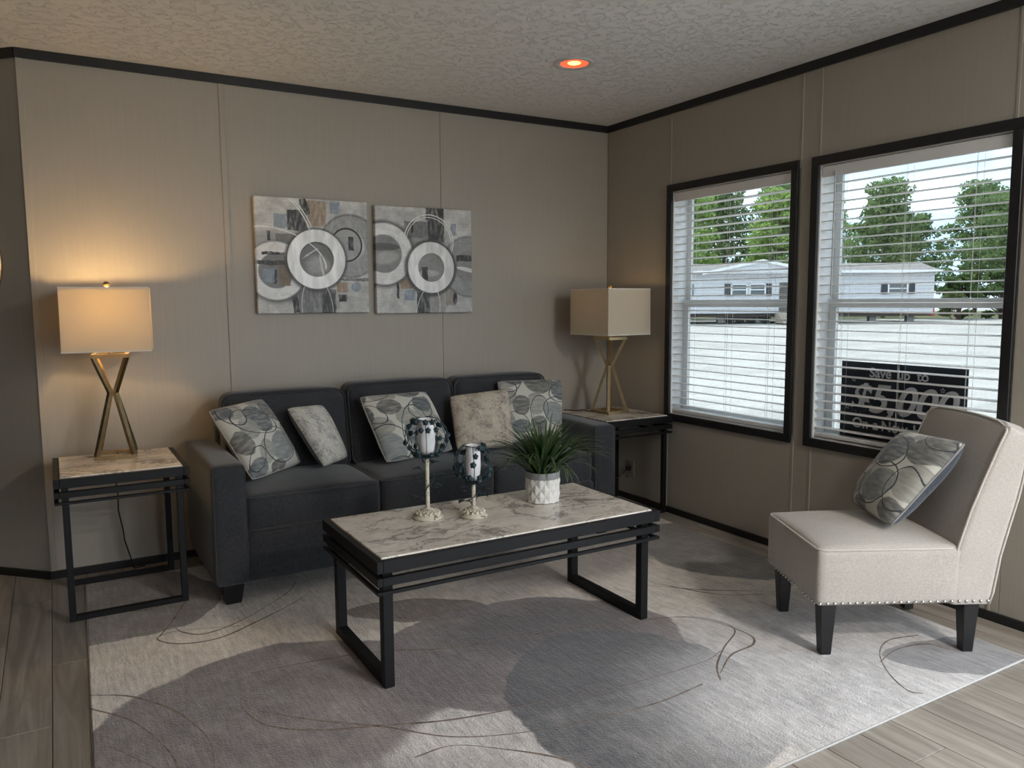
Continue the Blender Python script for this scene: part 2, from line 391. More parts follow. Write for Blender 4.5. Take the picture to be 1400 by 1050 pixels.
# sliding patio door on the window wall, beside the viewer
pd = tag(empty('door_1', (0, 0, 0)), 'white framed sliding patio door on the window wall', None, kind='structure')
y0, y1 = DOORY; dj = MB(); dj.box(-.004, T+.002, y0, y0+.05, 0, 2.32); dj.box(-.004, T+.002, y1-.05, y1, 0, 2.32); dj.box(-.004, T+.002, y0+.05, y1-.05, 2.27, 2.32); dj.box(.02, T, y0+.05, y1-.05, 0, .03); dj.build('door_frame', M_WHITE, pd)
def clear_mat():
    t = NT('patio_glass'); tr = t.n('BsdfTransparent', Color=(.98, .985, .985, 1)); gl = t.n('BsdfGlossy', Roughness=.02); mx = t.n('MixShader', i0=.03)
    t.t.links.new(tr.outputs[0], mx.inputs[1]); t.t.links.new(gl.outputs[0], mx.inputs[2]); t.t.links.new(mx.outputs[0], t.out.inputs[0]); return t.m
M_CLEAR = clear_mat()
for k in range(3):
    a = y0+.05+(y1-y0-.1)*k/3; b = y0+.05+(y1-y0-.1)*(k+1)/3; st = MB(); ring_yz(st, a, b, .03, 2.27, .055, .05+.03*(k % 2), .075+.03*(k % 2)); o = st.build('door_panel', M_WHITE, pd)
    MB().box(.060+.03*(k % 2), .064+.03*(k % 2), a+.055, b-.055, .085, 2.215).build('pane', M_CLEAR, o)
blind(W1, 'white horizontal slat blind in the window by the corner lamp', 3)
blind(W2, 'white horizontal slat blind in the window above the cream chair', -2)

# sign standing on the sill behind the blind of the right window
M_SIGN = plain('navy_sign_board', (.020, .030, .046), .5); M_SIGNTXT = plain('sign_lettering', (.90, .92, .94), .5)
sg = empty('sale_sign', (.073, -2.085, WZ[0]+.0105)); tag(sg, 'dark navy sale sign with white lettering behind the blind', 'sign')
rbox('board', -.003, .003, -.305, .305, 0, .385, M_SIGN, sg, .001, 1)
def text(parent, body, y, z, size, shear=0, extr=.0006, bold=0, name='lettering', space=1.):
    cu = bpy.data.curves.new(name, 'FONT'); cu.body = body; cu.size = size; cu.extrude = extr; cu.align_x = 'CENTER'; cu.shear = shear; cu.offset = bold; cu.space_character = space
    tmp = bpy.data.objects.new(name, cu); C.objects.link(tmp); bpy.context.view_layer.update()
    me = bpy.data.meshes.new_from_object(tmp.evaluated_get(bpy.context.evaluated_depsgraph_get())); bpy.data.objects.remove(tmp); bpy.data.curves.remove(cu); me.name = name; me.materials.clear()
    o = link(name, me, M_SIGNTXT, parent)
    o.location = (-.0038, y, z); o.rotation_euler = (R(90), 0, R(-90)); return o
for wd, yy in (('Save', .098), ('up', -.018), ('to', -.108)): text(sg, wd, yy, .318, .062, bold=.0012)
text(sg, '$5,000', .0, .155, .185, shear=.28, bold=.004)
for wd, yy in (('On', .192), ('a', .112), ('New', .018), ('Home', -.155)): text(sg, wd, yy, .072, .066, bold=.0014)
for y, z in ((.235, .30), (-.20, .285), (.265, .165), (-.265, .165)):
    st = MB(); P = []
    for k in range(10):
        a = R(90+36*k); r = .012 if k % 2 == 0 else .005; P.append((-.0040, y+r*math.cos(a), z+r*math.sin(a)))
    st.tube(P, .0012, 4, closed=True); st.build('star', M_SIGNTXT, sg)

# ------------------------------------------------------------------ sofa
sofa = empty('sofa', (-1.629, -.44, 0)); tag(sofa, 'dark charcoal three-seat fabric sofa with throw pillows', 'sofa')
def SX(x): return x+1.629
def SY(y): return y+.44
xa, xb = -2.693, -.565; yf, yb_ = -.83, -.065; aw = .142
for x0, x1 in ((xa, xa+aw), (xb-aw, xb)):
    arm = soft_box('arm', SX(x0), SX(x1), SY(yf), SY(yb_), .095, .622, .022, M_SOFA, sofa, (.004, .004, .006), 12)
    for q in ((x0+.006, x1-.006),):
        lp = [(SX(x), SY(yf)+.006, z) for x, _, z in [(p[0], 0, p[1]) for p in [(a[0], a[1]) for a in rect_loop(q[0], q[1], .105, .616, 0, .016)]]]
        MB().tube(lp, .0042, 6, closed=True).build('piping', M_SOFA_PIPE, arm, True)
soft_box('base', SX(xa+aw-.01), SX(xb-aw+.01), SY(yf+.012), SY(-.12), .095, .318, .015, M_SOFA, sofa, (0, .003, 0), 8)
soft_box('back_frame', SX(xa+aw-.012), SX(xb-aw+.012), SY(-.20), SY(yb_), .10, .78, .03, M_SOFA, sofa, (0, 0, 0), 8)
sw = (xb-xa-2*aw)/3
for i in range(3):
    x0 = xa+aw+sw*i+.003; x1 = x0+sw-.006
    cu = soft_box('seat_cushion', SX(x0), SX(x1), SY(-.818), SY(-.24), .312, .470, .028, M_SOFA, sofa, (0, .012, .034), 16)
    for z, k in ((.463, 0), (.320, 0)):
        MB().tube(rect_loop(SX(x0)+.004, SX(x1)-.004, SY(-.818)+.001, SY(-.24), z, .03), .0045, 6, closed=True).build('piping', M_SOFA_PIPE, cu, True)
    top = (.866, .882, .880)[i]; bx0 = x0 - (.045 if i == 0 else 0); bx1 = x1 + (.0 if i == 2 else 0)
    if i == 2: bx1 = x1-.012
    def lean(p, u, zb=.455, zt=top):
        zz = (p.z+(zt-zb)/2)/(zt-zb); p.y += .075*zz; return p
    bc = soft_box('back_cushion', SX(x0), SX(x1), SY(-.415), SY(-.235), .455, top, .055, M_SOFA, sofa, (.003, .03, .008), 16, lean)
    lp = [(x, SY(-.365)+.075*((z-.455)/(top-.455))-.035, z) for x, _, z in rect_loop(SX(x0)+.004, SX(x1)-.004, .46, top-.003, 0, .055, plane='xz')]
    MB().tube(lp, .0045, 6, closed=True).build('piping', M_SOFA_PIPE, bc, True)
for x in (xa+.075, xb-.075):
    for y in (yf+.055, -.14):
        cx, cy = SX(x), SY(y); P = []
        for z, h in ((0.009, .032), (.097, .045)): P += [(cx+a*h, cy+b*h, z) for b in (-1, 1) for a in (-1, 1)]
        MB().hexa(P).build('leg', M_LEG, sofa, bevel=.003, seg=1)

# ------------------------------------------------------------------ throw pillows
G = lambda a: (a, a*1.02, a*1.03)
def stone_print(name, du, dv, rot=0, flip=1):
    t = NT(name); uv = t.uv()
    nz = t.noise(uv, 9, 3).outputs['Color']
    wv = t.n('VectorMath', {'operation': 'SCALE'}, i0=t.n('VectorMath', {'operation': 'SUBTRACT'}, i0=nz, i1=(.5, .5, .5)).outputs[0], Scale=.03).outputs[0]
    v = t.n('VectorMath', {'operation': 'ADD'}, i0=uv, i1=wv).outputs[0]
    v = t.n('VectorMath', {'operation': 'FRACTION'}, i0=t.mapping(v, (du, dv, 0), (0, 0, R(rot)), (flip*.86, .86, 1))).outputs[0]
    br = t.noise(t.mapping(uv, rot=(0, 0, R(30)), sc=(7, 26, 1)), 1., 4).outputs['Fac']; tx = t.mr(br, .25, .6, .55, 1., False)
    D1, D2, D3, L1 = (.105, .120, .130), (.125, .125, .115), (.22, .24, .24), (.30, .295, .26)
    ly = [('ell', .22, .78, .15, .13, 20, L1), ('ell', .10, .80, .13, .12, -20, D1), ('ell', .47, .60, .19, .175, -30, D1),
          ('ell', .80, .72, .19, .20, 40, D2), ('ell', .26, .52, .12, .13, 10, L1), ('ell', .60, .24, .22, .15, 25, D3),
          ('ell', .32, .22, .10, .14, -30, L1), ('ell', .90, .38, .14, .16, 0, L1), ('ell', .10, .38, .11, .14, 10, D2),
          ('ell', .78, .96, .18, .08, 10, D3), ('ell', .40, .92, .13, .07, 0, L1), ('ell', .12, .07, .15, .11, 30, D1), ('ell', .90, .08, .14, .12, -20, D2),
          ('ell', .58, .82, .09, .07, 20, L1), ('ell', .42, .04, .12, .06, 0, D2)]
    ly = [(*l, {'tex': tx, 'soft': .025}) for l in ly]
    ln = (.030, .035, .042)
    ly += [('loop', .40, .58, .30, .16, -18, ln, {'w': .028}), ('loop', .56, .26, .25, .20, 20, ln, {'w': .03}), ('loop', .18, .74, .14, .17, 30, ln, {'w': .04}),
           ('loop', .78, .82, .19, .10, -20, ln, {'w': .04}), ('loop', .86, .30, .13, .20, 10, ln, {'w': .035}), ('loop', .16, .18, .16, .09, 40, ln, {'w': .045})]
    c = layered(t, v, (.55, .535, .475), ly)
    wev = t.noise(uv, 220, 2).outputs['Fac']
    t.bsdf(c, .75, 0, wev, .2, .001, Sheen_Weight=.2); return t.m
def floral_print(name, tint):
    t = NT(name); uv = t.uv()
    m = t.n('VectorMath', {'operation': 'ABSOLUTE'}, i0=t.mapping(uv, (-.55, 0, 0))).outputs[0]
    n = t.noise(m, 13, 6, .7, 1.6).outputs['Fac']; n2 = t.noise(uv, 4.2, 2).outputs['Fac']; n3 = t.noise(m, 34, 4, .7, 2.).outputs['Fac']
    a = t.math('MULTIPLY', t.mr(n3, .50, .56), t.mr(t.math('ADD', n, t.math('MULTIPLY', n2, .5)), .72, .82))
    b = t.math('MULTIPLY', t.mr(t.math('ABSOLUTE', t.math('SUBTRACT', n, .5)), .0, .03, 1., 0.), .8)
    c = t.mix(t.mr(n2, .4, .65), tint[0], tint[1]); c = t.mix(b, c, (.26, .23, .20, 1)); c = t.mix(a, c, (.075, .085, .11, 1))
    t.bsdf(c, .7, 0, t.noise(uv, 220, 2).outputs['Fac'], .2, .001); return t.m
M_PIPE_L = plain('pale_piping', (.30, .30, .28), .7)
def pillow(label, TL, TR, BR, BL, thick, front, n=22, pinch=.055, group='stone print throw pillows', pipe=True):
    TL, TR, BR, BL = map(Vector, (TL, TR, BR, BL)); ctr = (TL+TR+BR+BL)/4
    nrm = (TR-BL).cross(TL-BR).normalized()
    camd = Vector((-3.2, -4.2, 1.3))-ctr
    if nrm.dot(camd) < 0: nrm = -nrm
    root = empty('throw_pillow', ctr); tag(root, label, 'pillow', group)
    def base(u, v):
        a, b = 2*u-1, 2*v-1
        uu = .5+.5*a*(1-pinch*(1-b*b)); vv = .5+.5*b*(1-pinch*(1-a*a))
        k = 1-.075*abs(a*b)**3; uu = .5+(uu-.5)*k; vv = .5+(vv-.5)*k
        return (BL*(1-uu)*(1-vv)+BR*uu*(1-vv)+TL*(1-uu)*vv+TR*uu*vv)-ctr
    def half(sgn, name, mat):
        vs, fs, uvs = [], [], []
        for j in range(n+1):
            for i in range(n+1):
                u, v = .5-.5*math.cos(math.pi*i/n), .5-.5*math.cos(math.pi*j/n); a, b = 2*u-1, 2*v-1
                pr = ((1-a*a)*(1-b*b))**.42
                wr = .004*math.sin(9*u+7*v)*pr
                vs.append(base(u, v)+nrm*sgn*(thick*pr+wr)); uvs.append((u, v))
        for j in range(n):
            for i in range(n):
                k = j*(n+1)+i; f = (k, k+1, k+n+2, k+n+1); fs.append(f if sgn > 0 else f[::-1])
        me = bpy.data.meshes.new(name); me.from_pydata(vs, [], fs); uvl = me.uv_layers.new(name='uv')
        for lp in me.loops: uvl.data[lp.index].uv = uvs[lp.vertex_index]
        me.update()
        nn = sum((p.normal for p in me.polygons), Vector())
        if nn.dot(nrm*sgn) < 0: me.flip_normals()
        return link(name, me, mat, root, True)
    half(1, 'front_panel', front); half(-1, 'back_panel', M_NAVY)
    if pipe:
        pts = []
        for k in range(16): pts.append(base(k/16, 0))
        for k in range(16): pts.append(base(1, k/16))
        for k in range(16): pts.append(base(1-k/16, 1))
        for k in range(16): pts.append(base(0, 1-k/16))
        MB().tube(pts, .0042, 6, closed=True).build('piping', M_PIPE_L, root, True)
    return root
pillow('stone-print throw pillow leaning on the left arm of the sofa', (-2.64, -.44, .815), (-2.365, -.36, .848), (-2.20, -.44, .515), (-2.488, -.64, .495), .075, stone_print('stone_print_a', 0, 0))
pillow('small floral-print throw pillow on the left seat cushion', (-2.287, -.47, .806), (-2.085, -.40, .80), (-1.985, -.49, .525), (-2.149, -.62, .515), .065, floral_print('floral_print_blue', ((.62, .60, .53, 1), (.50, .49, .45, 1))), group='floral print throw pillows', pipe=False)
pillow('stone-print throw pillow on the middle seat behind the candle holders', (-1.915, -.44, .832), (-1.512, -.40, .832), (-1.42, -.55, .515), (-1.848, -.635, .505), .075, stone_print('stone_print_b', -.25, .15, 90))
pillow('tan floral-print throw pillow between the sofa\'s middle and right cushions', (-1.402, -.43, .80), (-1.05, -.485, .825), (-1.10, -.64, .515), (-1.43, -.575, .515), .060, floral_print('floral_print_tan', ((.56, .49, .39, 1), (.44, .37, .29, 1))), group='floral print throw pillows', pipe=False)
pillow('stone-print throw pillow in the right corner of the sofa behind the plant', (-1.09, -.40, .862), (-.63, -.40, .848), (-.725, -.54, .515), (-1.08, -.54, .515), .066, stone_print('stone_print_c', .30, -.1, 0, -1))

# ------------------------------------------------------------------ tables
def table(name, label, cat, x0, x1, y0, y1, ztop, runner, inset, group=None):
    cx, cy = (x0+x1)/2, (y0+y1)/2; root = empty(name, (cx, cy, 0)); tag(root, label, cat, group)
    a, b = (x1-x0)/2, (y1-y0)/2; fwid = .022
    rbox('marble_top', -a+fwid+.001, a-fwid-.001, -b+fwid+.001, b-fwid-.001, ztop-.020, ztop+.005, M_MARBLE, root, .004, 2)
    def ring(nm, w, z0, z1, out=0.):
        for sx in (-1, 1): rbox(nm, *(sorted((sx*(a+out), sx*(a+out-w)))), -b-out, b+out, z0, z1, M_METAL, root, .0015, 1)
        for sy in (-1, 1): rbox(nm, -a-out+w, a+out-w, *(sorted((sy*(b+out), sy*(b+out-w)))), z0, z1, M_METAL, root, .0015, 1)
    k = 1. if runner == 'y' else .9
    ring('top_frame', fwid, ztop-.042*k, ztop)
    ring('upper_rail', .020, ztop-.086*k, ztop-.058*k)
    ring('lower_rail', .016, ztop-.116*k, ztop-.104*k)
    lw = inset[2]
    lx, ly = a-inset[0], b-inset[1]
    for sx in (-1, 1):
        for sy in (-1, 1):
            rbox('leg', *sorted((sx*lx, sx*(lx-lw))), *sorted((sy*ly, sy*(ly-lw))), .0089, ztop-.041*k, M_METAL, root, .0015, 1)
    if runner == 'y':
        for sx in (-1, 1): rbox('runner', *sorted((sx*lx, sx*(lx-lw))), -ly+lw, ly-lw, .0089, .0089+lw, M_METAL, root, .0015, 1)
    else:
        for sy in (-1, 1): rbox('runner', -lx+lw, lx-lw, *sorted((sy*ly, sy*(ly-lw))), .0089, .0089+lw*.9, M_METAL, root, .0015, 1)
    return root
table('coffee_table', 'black metal coffee table with pale marble top on the rug', 'coffee table', -2.364, -1.166, -1.888, -1.292, .463, 'y', (.030, .034, .036))
table('end_table', 'black metal end table with marble top left of the sofa', 'end table', -3.262, -2.755, -.682, -.150, .607, 'x', (.026, .020, .026), 'marble topped end tables')
table('end_table', 'black metal end table with marble top in the corner by the window', 'end table', -.522, -.017, -.682, -.150, .607, 'x', (.026, .020, .026), 'marble topped end tables')

# ------------------------------------------------------------------ lamps
def lamp(label, x, y, rz, watts, z0=.6125):
    root = empty('table_lamp', (x, y, z0), rz); tag(root, label, 'lamp', 'matching hourglass table lamps')
    b, tp, zt, zw = .084, .075, .470, .293; w = .017
    def sq(nm, hw, za, zb):
        m = MB()
        for s in (-1, 1): m.box(*sorted((s*hw, s*(hw-w))), -hw, hw, za, zb); m.box(-hw+w, hw-w, *sorted((s*hw, s*(hw-w))), za, zb)
        return m.build(nm, M_GOLD, root)
    sq('base', b, 0, .017); sq('top_ring', tp, zt-.016, zt)
    for sx in (-1, 1):
        for sy in (-1, 1):
            q = .011
            MB().bar((sx*(b-w/2), sy*(b-w/2), .012), (sx*q, sy*q, zw), w, w, (sx, -sy, 0)).build('leg', M_GOLD, root)
            MB().bar((sx*q, sy*q, zw), (sx*(tp-w/2), sy*(tp-w/2), zt-.012), w, w, (sx, -sy, 0)).build('strut', M_GOLD, root)
    m = MB(); m.box(-tp+.01, tp-.01, -.008, .008, zt-.012, zt-.004); m.tube([(0, 0, zt-.01), (0, 0, zt+.055)], .010, 12); m.build('neck', M_GOLD, root)
    MB().lathe([(.012, zt+.055), (.017, zt+.06), (.017, zt+.10), (.012, zt+.105)], 16).build('socket', plain('brass_socket', (.5, .37, .2), .3, 1.), root)
    s0, s1, hs = zt+.015, zt+.288, .174
    sh = MB(); ht = hs-.002
    P = lambda h, z: [(-h, -h, z), (h, -h, z), (h, h, z), (-h, h, z)]
    vs = P(hs, s0)+P(ht, s1)+P(hs-.003, s0)+P(ht-.003, s1); fs = []
    for k in range(4):
        l = (k+1) % 4; fs += [(k, l, 4+l, 4+k), (8+k, 12+k, 12+l, 8+l), (4+k, 4+l, 12+l, 12+k), (k, 8+k, 8+l, l)]
    me = bpy.data.meshes.new('shade'); me.from_pydata(vs, [], fs); me.update(); shade = link('shade', me, M_SHADE, root)
    e = MB()
    for z, h in ((s0, hs), (s1, ht)):
        for s in (-1, 1): e.box(*sorted((s*(h+.0008), s*(h-.004))), -h, h, z-.001, z+.006); e.box(-h, h, *sorted((s*(h+.0008), s*(h-.004))), z-.001, z+.006)
    e.build('edge_tape', plain('shade_tape', (.72, .66, .56), .8), shade)
    sp = MB(); sp.tube([(-ht, 0, s1-.012), (ht, 0, s1-.012)], .0022, 6); sp.tube([(0, -ht, s1-.012), (0, ht, s1-.012)], .0022, 6)
    sp.tube([(0, 0, s1-.014), (0, 0, s1+.012)], .004, 8)
    sp.tube([(0, -.012, zt+.06), (0, -.055, zt+.12), (0, -.05, zt+.19), (0, 0, s1-.012), (0, .05, zt+.19), (0, .055, zt+.12), (0, .012, zt+.06)], .002, 6); sp.build('harp', M_GOLD, root)
    MB().lathe([(.001, -.014), (.007, -.0125), (.0115, -.008), (.014, 0), (.0115, .008), (.007, .0125), (.001, .014)], 20, (0, 0, s1+.020)).build('finial', M_FINIAL, root, True)
    MB().lathe([(.008, 0), (.014, .012), (.024, .045), (.029, .066), (.026, .086), (.014, .1), (.002, .104)], 20, (0, 0, zt+.10)).build('bulb', emit('warm_bulb_%d' % (watts*100), (1, .70, .34), watts*2.), root, True)
    l = bpy.data.lights.new('bulb_light', 'POINT'); l.energy = watts; l.color = (1, .66, .30); l.shadow_soft_size = .03
    lo = bpy.data.objects.new('bulb_light', l); C.objects.link(lo); lo.parent = root; lo.location = (0, 0, zt+.235)
    return root
lamp('glowing table lamp with gold hourglass base on the left end table', -3.008, -.285, R(-7), 2.7)
lamp('dimly lit gold hourglass table lamp in the corner beside the window', -.262, -.375, R(5), .22)
M_BLKCORD = plain('black_cord', (.008, .008, .008), .5)
tag(MB().tube([(-3.0, -.22, .615), (-3.0, -.135, .617), (-3.005, -.125, .60), (-3.012, -.12, .50), (-3.004, -.12, .40), (-3.006, -.115, .32), (-2.99, -.11, .22), (-2.985, -.10, .16), (-2.965, -.09, .08), (-2.95, -.08, .012), (-2.90, -.06, .010)], .0032, 8).build('lamp_cord', M_BLKCORD, None, True), 'black cord hanging behind the left end table', 'cord', 'lamp cords')
tag(MB().tube([(-.32, -.34, .616), (-.36, -.29, .617), (-.385, -.265, .625), (-.41, -.24, .617), (-.43, -.18, .616), (-.435, -.135, .614), (-.435, -.125, .55), (-.40, -.11, .25), (-.30, -.13, .10), (-.18, -.20, .10), (-.08, -.25, .16), (-.035, -.272, .205)], .0032, 8).build('lamp_cord', M_BLKCORD, None, True), 'black cord running from the corner lamp to the outlet', 'cord', 'lamp cords')
ol = empty('wall_outlet', (0, -.272, .205)); tag(ol, 'grey wall outlet with a plug behind the corner end table', 'outlet')
rbox('cover_plate', -.006, 0, -.036, .036, -.058, .058, plain('outlet_grey', (.30, .29, .27), .5), ol, .002, 1)
for z in (-.02, .02): rbox('socket', -.0075, -.005, -.016, .016, z-.014, z+.014, plain('outlet_socket', (.24, .23, .21), .5), ol, .002, 1)
rbox('plug', -.038, -.0075, -.012, .012, -.014+.005, .014+.005, M_BLKCORD, ol, .004, 2)

# ------------------------------------------------------------------ accent chair (local: x back, y across from near to far side, z up)
chair = empty('accent_chair', (-.92, -2.45, 0), math.atan2(-.475, .88)); tag(chair, 'cream upholstered armless accent chair with nailhead trim', 'chair')
CW = .50
seat = soft_box('seat', 0, .535, 0, CW, .203, .418, .022, M_CREAM, chair, (.006, .004, .035), 18)
MB().tube(rect_loop(.003, .505, .003, CW-.003, .411, .03), .0045, 6, closed=True).build('piping', M_CREAM_PIPE, seat, True)
# backrest: swept profile, top edge softly rounded across
front = [(.492, .235), (.496, .36), (.518, .436), (.550, .545), (.594, .664), (.636, .772), (.664, .835), (.676, .862)]
rear = [(.634, .203), (.647, .243), (.668, .384), (.692, .483), (.722, .602), (.736, .68), (.743, .76), (.746, .84)]
def lerp_prof(pr, t):
    t *= len(pr)-1; i = min(int(t), len(pr)-2); f = t-i; return (pr[i][0]*(1-f)+pr[i+1][0]*f, pr[i][1]*(1-f)+pr[i+1][1]*f)
bm = bmesh.new(); bmesh.ops.create_cube(bm, size=2); bmesh.ops.subdivide_edges(bm, edges=bm.edges[:], cuts=16, use_grid_fill=True)
front[0] = (.492, .203)
for v in bm.verts:
    u = Vector([math.sin(a*math.pi/2) for a in v.co])           # x front/back, y across, z up
    hz = Vector((.5, .5, .5)); r = .09
    t = (u.z+1)/2
    a = lerp_prof(front, t); b = lerp_prof(rear, t); k = (u.x+1)/2
    s = a[0]*(1-k)+b[0]*k; z = a[1]*(1-k)+b[1]*k
    yy = CW/2+u.y*CW/2
    # rounded edges
    ed = max(0, abs(u.y)-.93)/.07; ex = max(0, abs(u.x)-.80)/.20
    rr = min(1, math.hypot(ed, ex)); sc = 1 if ed == 0 or ex == 0 else rr/ max(ed, ex) if False else 1
    if ed > 0 and ex > 0:
        h = math.hypot(ed, ex)
        if h > 1: yy -= math.copysign((ed-ed/h)*.07*CW/2, u.y); s -= math.copysign((ex-ex/h)*.2*.07, u.x)
    tz = max(0, t-.93)/.07
    if tz > 0 and ex > 0:
        h = math.hypot(tz, ex)
        if h > 1: z -= (tz-tz/h)*.035
    if tz > 0 and ed >= 0:
        e2 = max(0, abs(u.y)-.80)/.20; h = math.hypot(tz, e2)
        if h > 1: z -= (tz-tz/h)*.05; yy -= math.copysign((e2-e2/h)*.03, u.y)
    if u.x < 0: s += .022*(-u.x)*(1-(1-u.y*u.y))*0 - .016*(-u.x)*(1-u.y*u.y)*(1-u.z*u.z)
    z += .012*(1-u.y*u.y)*max(0, (t-.7)/.3)
    v.co = (s, yy, z)
me = bpy.data.meshes.new('backrest'); bm.to_mesh(me); bm.free(); back = link('backrest', me, M_CREAM, chair, True)
def welt(prof, ya, yb, nm):
    lo = [(p[0], ya, p[1]) for p in prof[:-1]]; hi = [(p[0], yb, p[1]) for p in prof[:-1]][::-1]
    zt = prof[-1][1]; st = prof[-1][0]; topp = []
    for k in range(9):
        f = k/8; y = ya+(yb-ya)*f; topp.append((st-.004*(abs(2*f-1)**4), y+math.copysign(.012, .5-f)*(1 if k in (0, 8) else 0), zt-.006+.012*(1-(2*f-1)**2)-(.012 if k in (0, 8) else 0)))
    MB().tube(lo+topp+hi, .0045, 6).build(nm, M_CREAM_PIPE, back, True)
welt([(s-.001, z) for s, z in front[1:]], .004, CW-.004, 'piping'); welt([(s+.001, z) for s, z in rear], .004, CW-.004, 'piping')
for cx, cy, lean_s, lean_t in ((.055, .05, .0, 0), (.055, CW-.05, .0, 0), (.585, .05, .0, 0), (.585, CW-.05, .0, 0)):
    P = []
    for z, h in ((.009, .019), (.206, .029)): P += [(cx+a*h, cy+b*h, z) for b in (-1, 1) for a in (-1, 1)]
    MB().hexa(P).build('leg', M_LEG, chair, bevel=.002, seg=1)
nh = MB()
prof = [(.0065, 0), (.006, .002), (.004, .0042), (.0005, .005)]
def stud(x, y, z, n):
    n = Vector(n); a = n.orthogonal().normalized(); b = n.cross(a); vs = []; m = 8
    for r, h in prof:
        for k in range(m): q = 2*math.pi*k/m; vs.append(Vector((x, y, z))+n*h+(a*math.cos(q)+b*math.sin(q))*r)
    fs = [(i*m+k, i*m+(k+1) % m, (i+1)*m+(k+1) % m, (i+1)*m+k) for i in range(3) for k in range(m)]+[tuple(range(3*m, 4*m))]
    nh.add(vs, fs)
for k in range(24): stud(.012+k*.0268, -.001, .216, (0, -1, 0)); stud(.012+k*.0268, CW+.001, .216, (0, 1, 0))
for k in range(19): stud(-.003, .012+k*.0265, .216, (-1, 0, 0))
tag(nh.build('nailhead_trim', M_CHROME, chair, True), kind='stuff')
def CL(s, t, z):
    Bv = Vector((.88, -.475, 0)).normalized(); Lv = Vector((.475, .88, 0)).normalized(); return Vector((-.92, -2.45, z))+Bv*s+Lv*t
pillow('stone-print throw pillow with navy back on the cream chair', CL(.515, .405, .775), CL(.560, .05, .79), CL(.300, .085, .462), CL(.33, .465, .462), .085, stone_print('stone_print_d', .1, .0, 0), group='stone print throw pillows')

# ------------------------------------------------------------------ rug
def rug_mat():
    t = NT('abstract_rug'); o = t.obj()
    nz = t.noise(o, 3.2, 4).outputs['Color']
    wv = t.n('VectorMath', {'operation': 'SCALE'}, i0=t.n('VectorMath', {'operation': 'SUBTRACT'}, i0=nz, i1=(.5, .5, .5)).outputs[0], Scale=.16).outputs[0]
    v = t.n('VectorMath', {'operation': 'ADD'}, i0=o, i1=wv).outputs[0]
    nz2 = t.noise(o, 40, 2).outputs['Color']
    v2 = t.n('VectorMath', {'operation': 'ADD'}, i0=v, i1=t.n('VectorMath', {'operation': 'SCALE'}, i0=nz2, Scale=.01).outputs[0]).outputs[0]
    mo = t.noise(o, 7, 6, .65).outputs['Fac']; br = t.noise(t.mapping(o, rot=(0, 0, R(25)), sc=(60, 9, 1)), 1., 4).outputs['Fac']
    tx = t.math('ADD', t.mr(mo, .3, .6, .72, 1., False), 0.)
    CR, PU, DK, LG, BR, TP = (.78, .70, .61), (.195, .160, .158), (.105, .102, .108), (.60, .575, .57), (.215, .17, .145), (.34, .295, .27)
    base = t.mix(t.mr(mo, .35, .65), (*CR, 1), (.66, .595, .53, 1))
    A = dict(soft=.015, vec=v2, tex=tx); SFT = dict(soft=.30, vec=v, tex=tx)
    ly = [('ell', -.85, -2.45, .75, .50, -15, LG, dict(soft=.25, vec=v, a=.9)), ('ell', -3.05, -.55, .42, .42, 0, BR, A), ('ell', -.95, -.95, .62, .40, 10, TP, dict(soft=.2, vec=v2, tex=tx)),
          ('ell', -2.62, -2.02, .66, .70, 15, PU, A), ('ell', -1.95, -1.27, .30, .12, -25, BR, A),
          ('ell', -2.12, -2.42, .42, .34, 0, (.68, .63, .60), dict(soft=.08, vec=v2, a=.9)),
          ('ell', -1.72, -1.82, .62, .46, -12, PU, A), ('ell', -1.62, -1.72, .40, .26, -20, (.13, .112, .113), SFT),
          ('ell', -1.62, -2.33, .44, .52, -18, DK, A), ('ell', -1.18, -2.62, .44, .40, 0, LG, dict(soft=.7, vec=v, a=.95)),
          ('ell', -.25, -1.35, .42, .52, 0, (.21, .195, .19), A), ('ell', -.42, -2.70, .30, .15, -20, (.27, .26, .265), A), ('ell', -2.75, -2.55, .5, .35, 0, (.36, .325, .325), SFT)]
    c = layered(t, v, base, ly)
    cm = t.noise(o, 2.2, 3).outputs['Fac']; k = t.math('ADD', t.math('ADD', t.mr(br, .3, .7, .84, 1.16, False), t.mr(mo, .3, .7, -.16, .16, False)), t.math('ADD', t.mr(cm, .3, .7, -.12, .12, False), t.mr(t.noise(o, 19, 8, .78, .8).outputs['Fac'], .3, .7, -.20, .20, False)))
    c = t.mix(1., c, t.n('CombineColor', Red=k, Green=k, Blue=k).outputs[0], 'MULTIPLY')
    fine = t.noise(o, 160, 3).outputs['Fac']; hgt = t.math('ADD', t.math('MULTIPLY', br, .8), t.math('ADD', fine, t.math('MULTIPLY', mo, 1.5)))
    t.bsdf(c, .92, 0, hgt, .6, .008, Sheen_Weight=.3, Sheen_Roughness=.4); return t.m
rc = [(-3.163, -.20), (-.128, -.20), (-.252, -2.835), (-3.222, -2.835)]
bm = bmesh.new()
lo = [bm.verts.new((x, y, .0005)) for x, y in rc]; hi = [bm.verts.new((x, y, .0085)) for x, y in rc]
bm.faces.new(hi); bm.faces.new(lo[::-1])
for k in range(4): l = (k+1) % 4; bm.faces.new((lo[k], lo[l], hi[l], hi[k]))
bmesh.ops.recalc_face_normals(bm, faces=bm.faces)
bmesh.ops.bevel(bm, geom=[e for e in bm.edges if all(v.co.z > .005 for v in e.verts)], offset=.003, segments=2, affect='EDGES')
me = bpy.data.meshes.new('area_rug'); bm.to_mesh(me); bm.free()
rug = tag(link('area_rug', me, rug_mat()), 'large abstract grey and cream area rug', 'rug')
bd = MB().tube([(x, y, .0043) for x, y in rc], .0042, 6, closed=True)
bd.build('bound_edge', plain('rug_binding', (.56, .55, .54), .9, bstr=.3, scale=200), rug, True)

